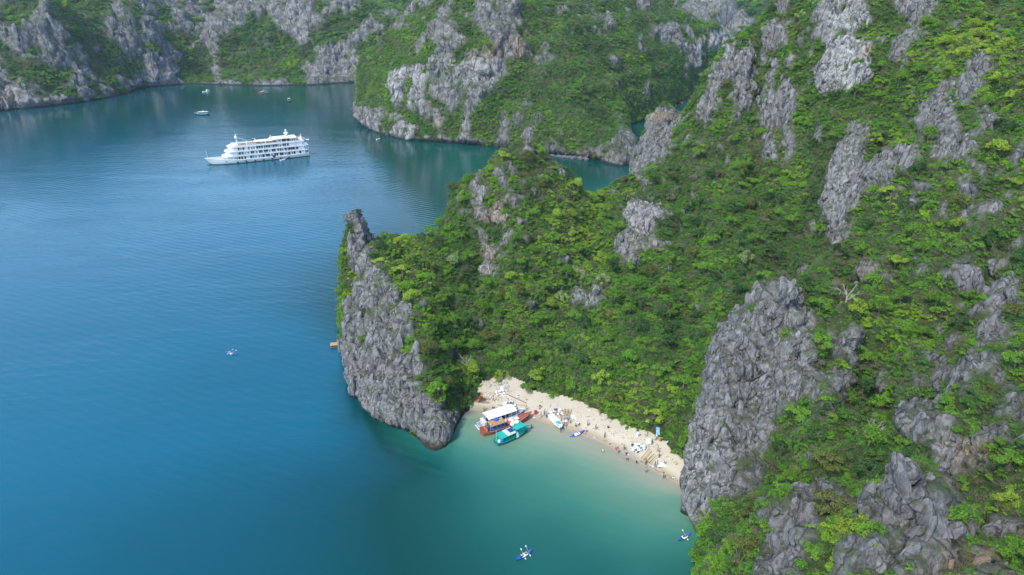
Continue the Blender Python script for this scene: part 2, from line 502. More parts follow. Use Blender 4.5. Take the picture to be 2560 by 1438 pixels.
# ------------------------------------------------------------------ zones, as outlines read off the photo and carried to the place
ROCK_NEAR = [
 [(893, 555), (915, 590), (925, 640), (960, 690), (1010, 750), (1030, 800), (1045, 860), (1055, 930), (1050, 975), (1085, 1000), (1110, 1040), (1150, 1040), (1150, 1070), (1130, 1130), (1085, 1145), (900, 1045), (850, 965), (855, 895), (872, 840), (862, 780), (880, 740), (900, 700), (872, 650), (868, 600)],
 [(1221, 434), (1262, 437), (1258, 471), (1241, 458)], [(1256, 408), (1277, 412), (1277, 436)], [(1179, 449), (1203, 445), (1206, 468), (1210, 503), (1194, 523), (1179, 498)],
 [(1204, 526), (1235, 519), (1268, 541), (1241, 554)], [(1302, 358), (1327, 367), (1322, 399), (1308, 390)], [(1199, 607), (1227, 613), (1230, 651), (1206, 644)], [(1194, 670), (1238, 667), (1237, 688), (1200, 690)],
 [(1424, 733), (1450, 721), (1465, 746), (1433, 758)], [(1476, 707), (1509, 736), (1480, 758)], [(1441, 674), (1465, 683), (1456, 701)],
 [(1557, 542), (1577, 506), (1611, 512), (1646, 526), (1653, 548), (1630, 568), (1640, 609), (1599, 624), (1571, 664), (1544, 644), (1542, 595), (1570, 580)],
 [(1652, 268), (1700, 290), (1697, 312), (1682, 340), (1662, 390), (1640, 402), (1586, 450), (1580, 425), (1606, 370), (1628, 290)],
 [(1844, 118), (1879, 122), (1880, 148), (1870, 210), (1872, 250), (1858, 264), (1830, 250), (1835, 200), (1810, 190), (1775, 300), (1752, 300), (1768, 220), (1786, 176), (1805, 140)],
 [(1955, 208), (1987, 216), (1981, 314), (1955, 324), (1942, 302), (1908, 314), (1900, 299), (1922, 262), (1949, 249)], [(1962, 341), (1984, 337), (1981, 388), (1960, 395)], [(1913, 353), (1937, 328), (1930, 392), (1910, 405)],
 [(1920, 60), (1945, 50), (1965, 90), (1950, 120), (1925, 150), (1905, 160)], [(1945, 0), (1975, 0), (1970, 40), (1940, 30)],
 [(2059, -5), (2036, 67), (2046, 101), (2070, 118), (2076, 151), (2031, 178), (2037, 204), (2053, 230), (2105, 217), (2152, 193), (2166, 168), (2169, 141), (2177, 111), (2137, 101), (2133, 77), (2147, 67), (2170, 30), (2160, -5)],
 [(2234, -5), (2330, -5), (2345, 20), (2320, 50), (2290, 62), (2237, 30)], [(2227, 150), (2229, 114), (2252, 84), (2278, 65), (2303, 69), (2303, 93), (2268, 103), (2243, 146)], [(2477, 79), (2489, 50), (2505, 99)],
 [(2127, 320), (2167, 307), (2172, 336), (2149, 370), (2166, 403), (2139, 437), (2115, 483), (2082, 560), (2060, 545), (2068, 480), (2084, 403), (2108, 356)],
 [(2331, 337), (2399, 307), (2434, 363), (2411, 402), (2331, 385)], [(2440, 294), (2483, 288), (2491, 329), (2466, 338)],
 [(2208, 400), (2238, 370), (2290, 370), (2292, 402), (2232, 422), (2184, 462), (2134, 522), (2112, 600), (2083, 615), (2078, 570), (2108, 500), (2158, 440)],
 [(2397, 261), (2407, 218), (2437, 156), (2474, 149), (2471, 183), (2448, 201), (2448, 232), (2415, 254)], [(2299, 338), (2303, 262), (2336, 249), (2356, 200), (2381, 203), (2370, 249), (2387, 279), (2360, 304), (2327, 334)],
 [(1705, 1250), (1695, 1200), (1713, 1154), (1727, 1090), (1760, 1010), (1788, 890), (1816, 825), (1850, 793), (1897, 767), (1934, 715), (1960, 712), (2003, 745), (2031, 785), (2040, 850), (2020, 940), (1997, 996), (1950, 1017), (1934, 1070), (1913, 1123), (1899, 1181), (1892, 1233), (1786, 1257), (1741, 1318), (1705, 1290)],
 [(2001, 943), (2040, 892), (2080, 965), (2029, 1005)], [(2290, 889), (2363, 887), (2386, 949), (2335, 940)], [(2385, 943), (2440, 887), (2500, 910), (2502, 977), (2396, 972)],
 [(2454, 782), (2486, 720), (2542, 702), (2550, 749), (2482, 787)], [(2449, 838), (2503, 813), (2534, 854), (2451, 877)], [(2248, 1017), (2293, 992), (2344, 1017), (2337, 1067), (2293, 1100), (2238, 1070)],
 [(2338, 1089), (2398, 1098), (2469, 1100), (2463, 1151), (2400, 1172), (2389, 1251), (2356, 1253), (2328, 1186)], [(2510, 1000), (2560, 990), (2560, 1050), (2520, 1040)], [(2420, 1390), (2500, 1380), (2520, 1438), (2430, 1438)],
 [(1888, 1445), (1920, 1339), (1950, 1334), (1900, 1288), (1987, 1220), (2040, 1250), (2061, 1233), (2098, 1238), (2150, 1276), (2203, 1264), (2240, 1212), (2308, 1234), (2324, 1217), (2365, 1276), (2400, 1445), (2225, 1445), (2215, 1365), (2187, 1318), (2108, 1284), (2045, 1280), (2031, 1344), (2003, 1381), (1999, 1445)],
]
ROCK_MID = [
 [(981, 219), (979, 186), (1019, 163), (1078, 167), (1093, 190), (1063, 219), (1085, 270), (1110, 278), (1110, 340), (1049, 275), (981, 268)],
 [(1099, 203), (1175, 133), (1243, 103), (1279, 181), (1232, 238), (1150, 264), (1114, 272)],
 [(1066, 97), (1091, 51), (1112, 8), (1177, 25), (1177, 84), (1150, 122), (1108, 129)],
 [(1182, -10), (1283, -10), (1317, 72), (1329, 145), (1251, 150), (1226, 110), (1188, 60)],
 [(880, 270), (981, 276), (1015, 306), (1049, 333), (1116, 337), (1196, 350), (1243, 358), (1270, 360), (1270, 380), (1050, 365), (960, 353), (890, 325), (878, 290)],
 [(1460, 373), (1513, 361), (1553, 319), (1592, 380), (1580, 425), (1460, 405)], [(1345, 373), (1462, 387), (1462, 405), (1345, 395)],
 [(1764, 84), (1808, 74), (1846, 105), (1827, 139), (1772, 112)], [(1620, 60), (1720, 58), (1760, 130), (1740, 180), (1690, 110), (1640, 110)], [(1600, 300), (1690, 262), (1700, 275), (1610, 312)],
 [(1255, 280), (1275, 300), (1275, 370), (1250, 370)], [(1270, 300), (1310, 270), (1310, 310)],
]
VEG_FAR = [
 [(117, -5), (273, -5), (255, 78), (225, 117), (290, 205), (245, 218), (203, 125), (176, 85), (137, 51)],
 [(414, 70), (469, 90), (531, 125), (539, 206), (453, 208), (445, 137), (367, 39)],
 [(547, 75), (664, 59), (742, 98), (765, 200), (555, 209), (550, 148)], [(900, 10), (1000, 0), (1060, 40), (1000, 70), (960, 60)],
 [(0, 20), (60, 0), (90, 40), (40, 70), (0, 60)],
]
def zone(px, py, polys, warp, amt):
    x = px + amt * warp[:, 0]
    y = py + amt * warp[:, 1]
    m = np.zeros(len(px), bool)
    for q in polys:
        m |= in_poly(x, y, q)
    return m

# ------------------------------------------------------------------ rock and soil of the hills
def make_land_material(name, scale, src='GEOMETRY'):
    n = NT(name)
    geo = n.n('NewGeometry')
    pos = n.mapping(geo.outputs['Position'], (1 / scale,) * 3)
    streak = n.mapping(pos, (1.0, 1.0, 0.12))
    big = n.noise(pos, 0.06, 4)
    mid = n.noise(pos, 0.45, 6, 0.6)
    fine = n.noise(pos, 2.2, 8, 0.65)
    st = n.noise(streak, 1.3, 7, 0.68, 0.5)
    col = n.ramp(mid, [(0.25, (0.066, 0.063, 0.062)), (0.42, (0.145, 0.140, 0.136)), (0.58, (0.225, 0.217, 0.208)), (0.78, (0.34, 0.328, 0.313))])
    stc = n.ramp(st, [(0.44, (0.0,) * 3), (0.56, (0.6,) * 3), (0.64, (1.0,) * 3)])
    pale = n.attr('pale', src)
    lichen = n.mix(n.math('MULTIPLY', stc, n.math('MULTIPLY_ADD', pale.outputs['Fac'], 0.85, 0.30)), n.mix(n.math('MULTIPLY', pale.outputs['Fac'], 0.45), col, (0.41, 0.40, 0.385)), (0.50, 0.49, 0.47))
    dark_st = n.ramp(n.noise(streak, 2.2, 6, 0.65, 0.4), [(0.34, (1,) * 3), (0.47, (0,) * 3)])
    c1 = n.mix(n.math('MULTIPLY', dark_st, 0.6), lichen, (0.045, 0.043, 0.042))
    tan = n.attr('tan', src)
    tn = n.math('MULTIPLY', n.ramp(n.noise(pos, 0.3, 5, 0.6), [(0.35, (0,) * 3), (0.62, (1,) * 3)]), tan.outputs['Fac'])
    c2 = n.mix(tn, c1, (0.36, 0.26, 0.16))
    mossy = n.ramp(n.math('ADD', n.noise(pos, 0.55, 6, 0.65), n.math('MULTIPLY', n.attr('flat').outputs['Fac'], 0.2)), [(0.58, (0,) * 3), (0.7, (1,) * 3)])
    c3 = n.mix(n.math('MULTIPLY', mossy, 0.75), c2, (0.075, 0.09, 0.03))
    vor = n.n('TexVoronoi', feature='DISTANCE_TO_EDGE')
    vor.inputs['Scale'].default_value = 0.26
    wv = n.n('VectorMath', operation='ADD')
    nz = n.n('TexNoise')
    nz.inputs['Scale'].default_value = 0.7
    n.l(pos, nz.inputs['Vector'])
    n.l(n.mapping(pos, (1, 1, 0.28)), wv.inputs[0])
    n.l(nz.outputs[1], wv.inputs[1])
    n.l(wv.outputs[0], vor.inputs['Vector'])
    crack = n.ramp(vor.outputs['Distance'], [(0.0, (0,) * 3), (0.045, (1,) * 3)])
    c4 = n.mix(n.math('MULTIPLY', n.math('SUBTRACT', 1.0, crack), 0.75), c3, (0.03, 0.03, 0.034))
    soil = n.ramp(n.noise(pos, 0.9, 6, 0.6), [(0.35, (0.030, 0.052, 0.014)), (0.54, (0.055, 0.085, 0.020)), (0.66, (0.11, 0.105, 0.055)), (0.80, (0.18, 0.17, 0.14))])
    c5 = n.mix(n.attr('veg').outputs['Fac'], c4, soil)
    wet = n.n('SeparateXYZ')
    n.l(geo.outputs['Position'], wet.inputs[0])
    tide = n.math('ADD', wet.outputs[2], n.math('MULTIPLY', n.noise(pos, 0.35, 4), -1.2))
    tm = n.ramp(n.math('MULTIPLY_ADD', tide, 0.4 / (scale ** 0.3), 0.3), [(0.3, (1,) * 3), (0.62, (0,) * 3)])
    c6 = n.mix(n.math('MULTIPLY', tm, n.math('SUBTRACT', 0.9, n.attr('sand').outputs['Fac'])), c5, (0.022, 0.022, 0.018))
    bs = n.n('BsdfPrincipled', i_Roughness=0.88)
    bs.inputs['Specular IOR Level'].default_value = 0.25
    n.l(c6, bs.inputs['Base Color'])
    b1 = n.n('Bump', i_Strength=1.0, i_Distance=0.7 * scale)
    n.l(n.math('ADD', n.math('MULTIPLY', n.noise(streak, 1.3, 8, 0.7), 1.6), n.math('MULTIPLY', n.math('MULTIPLY', crack, 0.35), n.math('SUBTRACT', 1.0, n.attr('veg').outputs['Fac']))), b1.inputs['Height'])
    b2 = n.n('Bump', i_Strength=0.6, i_Distance=0.14 * scale)
    n.l(fine, b2.inputs['Height'])
    n.l(b1.outputs[0], b2.inputs['Normal'])
    n.l(b2.outputs[0], bs.inputs['Normal'])
    n.l(bs.outputs[0], n.out.inputs[0])
    return n.m
MAT_NEAR = make_land_material('limestone_near', 1.0)
MAT_FAR = make_land_material('limestone_far', 2.2)

def remeshed(hf, x0, x1, y0, y1, grid, vox):
    """height grid closed into a solid, then evenly re-tessellated so that cliffs carry as many points as slopes"""
    xs = np.arange(x0, x1 + grid, grid)
    ys = np.arange(y0, y1 + grid, grid)
    X, Y = np.meshgrid(xs, ys)
    Z = hf(X.ravel(), Y.ravel())
    nx, ny = len(xs), len(ys)
    top = np.stack([X.ravel(), Y.ravel(), Z], 1)
    bot = top.copy()
    bot[:, 2] = -14.0
    V = np.concatenate([top, bot])
    idx = np.arange(nx * ny).reshape(ny, nx)
    a, b, c, d = idx[:-1, :-1].ravel(), idx[:-1, 1:].ravel(), idx[1:, 1:].ravel(), idx[1:, :-1].ravel()
    F = [np.stack([a, b, c, d], 1), np.stack([d, c, b, a], 1) + nx * ny]
    for e in (idx[0, :], idx[:, -1], idx[-1, ::-1], idx[::-1, 0]):
        p, q = e[:-1], e[1:]
        F.append(np.stack([p + nx * ny, q + nx * ny, q, p], 1))
    me = mesh_from('solid', V, np.concatenate(F))
    ob = bpy.data.objects.new('solid', me)
    COL.objects.link(ob)
    md = ob.modifiers.new('r', 'REMESH')
    md.mode = 'VOXEL'
    md.voxel_size = vox
    dg = bpy.context.evaluated_depsgraph_get()
    ev = ob.evaluated_get(dg).to_mesh()
    n = len(ev.vertices)
    co = np.empty(n * 3, np.float32)
    ev.vertices.foreach_get('co', co)
    co = co.reshape(-1, 3).astype(float)
    nl = len(ev.loops)
    li = np.empty(nl, np.int32)
    ev.loops.foreach_get('vertex_index', li)
    assert nl == 4 * len(ev.polygons)
    F = li.reshape(-1, 4)
    ob.evaluated_get(dg).to_mesh_clear()
    bpy.data.objects.remove(ob)
    bpy.data.meshes.remove(me)
    # keep only what lies above the sea bed and inside the borders
    ok = (co[:, 2] > -5) & (co[:, 0] > x0 + vox) & (co[:, 0] < x1 - vox) & (co[:, 1] > y0 + vox) & (co[:, 1] < y1 - vox)
    F = F[ok[F].all(1)]
    used = np.zeros(len(co), bool)
    used[F.ravel()] = True
    re = np.cumsum(used) - 1
    return co[used], re[F]
def vnormals(co, F):
    fn = np.cross(co[F[:, 2]] - co[F[:, 0]], co[F[:, 3]] - co[F[:, 1]])
    n = np.zeros_like(co)
    for k in range(4):
        for ax in range(3):
            n[:, ax] += np.bincount(F[:, k], fn[:, ax], len(co))
    n /= np.linalg.norm(n, axis=1)[:, None] + 1e-9
    return n
def set_attr(me, name, val):
    a = me.attributes.new(name, 'FLOAT', 'POINT')
    a.data.foreach_set('value', np.asarray(val, np.float32))

def veg_near(co, nr, px, py):
    wn_ = np.stack([fbm(co / 4.0, 3, 101), fbm(co / 4.0, 3, 111)], 1)
    rock = zone(px, py, ROCK_NEAR, wn_, 22) | zone(px, py + 9, ROCK_NEAR, wn_, 30) | zone(px - 7, py - 6, ROCK_NEAR, wn_, 30)
    steep = 1 - nr[:, 2]
    patch = fbm(co * np.array([0.16, 0.16, 0.10]), 3, 121)
    # tufts on ledges inside the rock, bare ribs inside the green
    tuft = rock & (patch + 0.30 * (nr[:, 2] - 0.5) > 0.38)
    fine = fbm(co * np.array([0.33, 0.33, 0.12]), 3, 123)
    wild = blob(px, py, [(1250, 560, 110, 160, 1.0), (1650, 520, 110, 110, 1.0), (1750, 370, 110, 90, 0.7), (2080, 900, 110, 260, 1.0), (1900, 230, 90, 160, 1.0), (2400, 450, 200, 130, 1.0), (2450, 1000, 180, 260, 1.15), (2300, 1350, 260, 120, 1.0), (2450, 700, 160, 120, 1.0), (2150, 700, 120, 80, 1.0), (1460, 760, 60, 60, 1.0), (1350, 420, 90, 80, 0.8), (2400, 150, 150, 100, 0.4)])
    bare = (~rock) & ((patch < -0.50 + 0.2 * steep + 0.22 * wild) | (fine < -0.58 + 0.25 * steep + 0.36 * wild))
    v = np.where(rock, 0.0, 1.0)
    v[tuft] = 1
    v[bare] = 0
    return v
def veg_mid(co, nr, px, py):
    wn_ = np.stack([fbm(co / 12.0, 3, 131), fbm(co / 12.0, 3, 141)], 1)
    rock = zone(px, py, ROCK_MID, wn_, 22)
    patch = fbm(co * np.array([0.05, 0.05, 0.03]), 4, 151)
    v = np.where(rock, 0.0, 1.0)
    fine = fbm(co * np.array([0.14, 0.14, 0.05]), 3, 153)
    v[rock & ((patch > 0.25) | (fine > 0.34))] = 1
    green_ = blob(px, py, [(1450, 240, 230, 160, 1.0), (1350, 130, 120, 120, 0.8), (960, 200, 70, 160, 0.9), (1680, 180, 90, 90, 0.7)])
    v[(~rock) & ((patch < -0.14 - 0.32 * green_) | (fine < -0.22 - 0.3 * green_))] = 0
    return v
def veg_far(co, nr, px, py):
    wn_ = np.stack([fbm(co / 18.0, 3, 161), fbm(co / 18.0, 3, 171)], 1)
    veg = zone(px, py, VEG_FAR, wn_, 18)
    patch = fbm(co * np.array([0.03, 0.03, 0.018]), 4, 181)
    v = np.where(veg, 1.0, 0.0)
    fine = fbm(co * np.array([0.10, 0.10, 0.035]), 3, 183)
    v[(~veg) & ((patch > 0.17) | (fine > 0.24))] = 1
    v[veg & ((patch < -0.3) | (fine < -0.4))] = 0
    return v
def veg_back(co, nr, px, py):
    patch = fbm(co * np.array([0.012, 0.012, 0.008]), 4, 191)
    return (patch > -0.08 - 0.1 * nr[:, 2]).astype(float)

def rockness_all(name, co):
    if name != 'hillside':
        return 1.0
    return 1 - beachside(co[:, 0], co[:, 1])
def build_land(name, hf, x0, x1, y0, y1, grid, vox, amp, vegf, mat, s):
    co, F = remeshed(hf, x0, x1, y0, y1, grid, vox)
    n0 = vnormals(co, F)
    px, py, dd = to_px(co)
    v = vegf(co, n0, px, py)
    # smooth the mask a little so that rock swells out of the green
    vm = v.copy()
    for _ in range(2):
        acc = np.bincount(F.ravel(), np.repeat(vm[F].mean(1), 4), len(co))
        cnt = np.bincount(F.ravel(), minlength=len(co))
        vm = acc / np.maximum(cnt, 1)
    rockness = 1 - vm
    vm2 = vm.copy()
    for _ in range(7):
        acc = np.bincount(F.ravel(), np.repeat(vm2[F].mean(1), 4), len(co))
        vm2 = acc / np.maximum(cnt, 1)
    sc = 1.0 / amp
    flute = ridged(co * np.array([0.26, 0.26, 0.03]) * sc, 2, s + 1) - 0.45
    flute = flute + 0.6 * (ridged(co * np.array([0.72, 0.72, 0.05]) * sc, 2, s + 5) - 0.45)
    lump = fbm(co * 0.16 * sc, 4, s + 9)
    q = co * np.array([0.27, 0.27, 0.085]) * sc + 0.3 * np.stack([fbm(co * 0.3 * sc, 2, s + 20), fbm(co * 0.3 * sc, 2, s + 22), fbm(co * 0.3 * sc, 2, s + 24)], 1)
    cv, ce = cells(q, s + 30)
    q2 = co * np.array([0.7, 0.7, 0.3]) * sc
    cv2, ce2 = cells(q2, s + 33)
    blocks = (cv - 0.5) * 1.2 + (sstep(0, 0.08, ce) - 1) * 1.2 + (cv2 - 0.5) * 0.6 + (sstep(0, 0.10, ce2) - 1) * 0.4 + 0.45 * (ridged(co * np.array([0.5, 0.5, 0.4]) * sc, 2, s + 37) - 0.5)
    strata = np.sin(co[:, 2] / (1.7 * amp) + 3.0 * fbm(co * 0.07 * sc, 2, s + 40)) * 0.25
    steep = sstep(0.15, 0.75, 1 - n0[:, 2])
    d = lump * 1.3 + (1 - vm2) * 1.1 + rockness * (flute * 1.7 * (0.35 + 0.7 * steep) + blocks + strata * steep + 0.35)
    d = d * amp * sstep(-1.5, 4, co[:, 2])
    dirn = n0.copy()
    dirn[:, 2] = np.where(rockness > 0.4, dirn[:, 2] * 0.8 + 0.15, dirn[:, 2])
    co = co + dirn * d[:, None]
    notch = np.exp(-((co[:, 2] - 0.25 * amp) / (0.75 * amp ** 0.7)) ** 2) * steep * rockness_all(name, co)
    co[:, :2] -= n0[:, :2] * (notch * 1.5 * amp ** 0.8)[:, None]
    me = mesh_from(name, co, F, [mat], smooth=False)
    nr = vnormals(co, F)
    set_attr(me, 'veg', vm)
    set_attr(me, 'flat', np.clip(nr[:, 2], 0, 1))
    pale, tan = colour_zones(px, py, co)
    set_attr(me, 'pale', pale)
    set_attr(me, 'tan', tan)
    set_attr(me, 'sand', np.zeros(len(co)))
    ob = link(name, me)
    tag(ob, kind='structure')
    return ob, co, F, nr, vm
def blob(px, py, lst):
    out = np.zeros(px.shape)
    for u, v, ru, rv, a in lst:
        out = np.maximum(out, a * np.exp(-((px - u) / ru) ** 2 - ((py - v) / rv) ** 2))
    return out
def colour_zones(px, py, co):
    pale = blob(px, py, [(1020, 210, 45, 60, 1.5), (1790, 115, 50, 35, 1.2), (2110, 100, 50, 120, 1.2), (1000, 330, 110, 25, 1.0), (2000, 850, 60, 60, 0.3), (2120, 150, 60, 110, 1.3), (1760, 1180, 50, 120, 0.9), (1005, 230, 35, 60, 1.1), (1060, 320, 120, 35, 0.9), (1800, 110, 60, 40, 1.0), (940, 1000, 60, 60, 0.35), (60, 250, 90, 40, 0.8), (330, 205, 90, 30, 0.8),
        (1590, 540, 60, 60, 0.7), (2100, 450, 40, 100, 0.5), (1225, 680, 30, 20, 1.0), (1180, 180, 60, 30, 0.7), (2380, 1130, 60, 50, 0.7), (1460, 720, 40, 50, 0.6), (750, 100, 200, 80, 0.35)])
    tan = blob(px, py, [(1300, 100, 30, 40, 1.2), (1215, 135, 40, 25, 1.3), (1110, 320, 30, 30, 0.9), (2430, 1130, 50, 50, 1.0), (2450, 1400, 120, 60, 1.2), (1250, 540, 60, 40, 0.8), (1215, 640, 30, 30, 0.8), (1230, 970, 60, 25, 1.3), (1430, 1010, 60, 20, 1.2), (1950, 500, 60, 60, 0.4),
        (2170, 130, 12, 20, 1.0), (1640, 290, 40, 12, 1.0), (1440, 395, 80, 12, 0.8), (2150, 700, 120, 90, 0.55), (20, 235, 60, 40, 0.5), (1620, 620, 60, 60, 0.4)])
    return pale, tan

LANDS = {}
LANDS['near'] = build_land('hillside', near_h, -72, 285, 25, 385, 0.8, 0.62, 1.0, veg_near, MAT_NEAR, 200)
LANDS['mid'] = build_land('island_hill', mid_h, -165, 265, 412, 830, 1.8, 1.5, 2.2, veg_mid, MAT_FAR, 300)
LANDS['far'] = build_land('cliff_coast', far_h, -760, 60, 590, 1060, 2.8, 2.3, 3.0, veg_far, MAT_FAR, 400)
LANDS['back'] = build_land('distant_hills', back_h, -1000, 1000, 900, 1560, 9, 8, 6.0, veg_back, MAT_FAR, 500)

# ------------------------------------------------------------------ beach
BEACH_LINE = [(1722, 1235), (1700, 1212), (1650, 1186), (1600, 1158), (1550, 1130), (1500, 1105), (1450, 1086), (1400, 1070), (1350, 1052), (1300, 1040), (1240, 1032), (1200, 1026), (1165, 1028), (1150, 1042)]
def beach_poly():
    lo = [P(u, v)[:2] for u, v in BEACH_LINE]
    return lo
BL = np.array(beach_poly())
def beach_z(x, y):
    """height of the sand from the distance to the water line (positive inland)"""
    best = np.full(x.shape, 1e9)
    sgn = np.ones(x.shape)
    for a, b in zip(BL[:-1], BL[1:]):
        e = b - a
        L = e @ e
        t = np.clip(((x - a[0]) * e[0] + (y - a[1]) * e[1]) / L, 0, 1)
        dx, dy = x - a[0] - t * e[0], y - a[1] - t * e[1]
        d = np.hypot(dx, dy)
        cr = e[0] * dy - e[1] * dx
        near = d < best
        best = np.where(near, d, best)
        sgn = np.where(near, np.where(cr < 0, 1, -1), sgn)
    d = best * sgn
    n = fbm(np.stack([x / 3, y / 3, 0 * x], 1), 3, 700)
    z = np.where(d > 0, 2.4 * (1 - np.exp(-d / 6.5)), d * 0.16)
    z = z + 0.10 * n * sstep(-1, 4, d) + 1.6 * sstep(13, 24, d)
    return z, d
def build_beach():
    xs = np.arange(-30, 48, 0.6)
    ys = np.arange(112, 176, 0.6)
    X, Y = np.meshgrid(xs, ys)
    x, y = X.ravel(), Y.ravel()
    z, d = beach_z(x, y)
    keep = (d > -9) & (d < 24) & (sdist(x, y, NEAR_SHORE) < 4.0) & in_poly(x, y, shore_px([(1140, 1120), (1130, 1040), (1165, 985), (1180, 930), (1300, 930), (1460, 960), (1600, 1030), (1740, 1120), (1740, 1330), (1600, 1280), (1400, 1200), (1250, 1140)]))
    idx = np.arange(len(x)).reshape(X.shape)
    a, b, c, e = idx[:-1, :-1].ravel(), idx[:-1, 1:].ravel(), idx[1:, 1:].ravel(), idx[1:, :-1].ravel()
    F = np.stack([a, b, c, e], 1)
    F = F[keep[F].all(1)]
    used = np.zeros(len(x), bool)
    used[F.ravel()] = True
    re = np.cumsum(used) - 1
    co = np.stack([x, y, z], 1)[used]
    n = NT('sand')
    geo = n.n('NewGeometry')
    pos = geo.outputs['Position']
    sep = n.n('SeparateXYZ')
    n.l(pos, sep.inputs[0])
    dry = n.mix(n.noise(pos, 0.35, 5), (0.42, 0.35, 0.235), (0.54, 0.465, 0.335))
    speck = n.ramp(n.noise(pos, 3.0, 6, 0.7), [(0.30, (1,) * 3), (0.40, (0,) * 3)])
    dry = n.mix(n.math('MULTIPLY', speck, 0.5), dry, (0.28, 0.2, 0.12))
    h = n.math('ADD', sep.outputs[2], n.math('MULTIPLY', n.noise(pos, 0.4, 4), 0.7))
    wet = n.ramp(n.math('MULTIPLY', h, 0.5), [(0.22, (0.30, 0.245, 0.16)), (0.42, (0.36, 0.295, 0.195)), (0.62, (0.46, 0.39, 0.28))])
    wf = n.ramp(n.math('MULTIPLY', h, 0.5), [(0.38, (1,) * 3), (0.60, (0,) * 3)])
    col = n.mix(wf, dry, wet)
    rub = n.ramp(n.math('ADD', n.math('MULTIPLY', sep.outputs[2], 0.25), n.math('MULTIPLY', n.noise(pos, 0.8, 7, 0.7), 0.6)), [(0.93, (0,) * 3), (1.0, (1,) * 3)])
    col = n.mix(n.math('MULTIPLY', rub, 0.8), col, n.ramp(n.noise(pos, 2.5, 6, 0.7), [(0.35, (0.10, 0.075, 0.045)), (0.65, (0.36, 0.30, 0.22))]))
    trash = n.ramp(n.noise(pos, 1.2, 8, 0.8), [(0.62, (0,) * 3), (0.66, (1,) * 3)])
    line = n.ramp(h, [(0.45, (0,) * 3), (0.6, (1,) * 3), (0.8, (0,) * 3)])
    col = n.mix(n.math('MULTIPLY', n.math('MULTIPLY', trash, line), 0.6), col, (0.12, 0.09, 0.05))
    bs = n.n('BsdfPrincipled', i_Roughness=0.9)
    n.l(col, bs.inputs['Base Color'])
    bp = n.n('Bump', i_Strength=0.5, i_Distance=0.12)
    n.l(n.noise(pos, 1.5, 6, 0.6), bp.inputs['Height'])
    n.l(bp.outputs[0], bs.inputs['Normal'])
    n.l(bs.outputs[0], n.out.inputs[0])
    me = mesh_from('beach', co, re[F], [n.m], smooth=True)
    return tag(link('beach', me), kind='structure')
build_beach()
def sand(u, v):
    """point of the beach seen at photo pixel (u, v)"""
    z = 1.5
    for _ in range(8):
        x, y, _z = P(u, v, None, z)
        zz, d = beach_z(np.array([x]), np.array([y]))
        z = float(zz[0])
    return Vector((x, y, z))

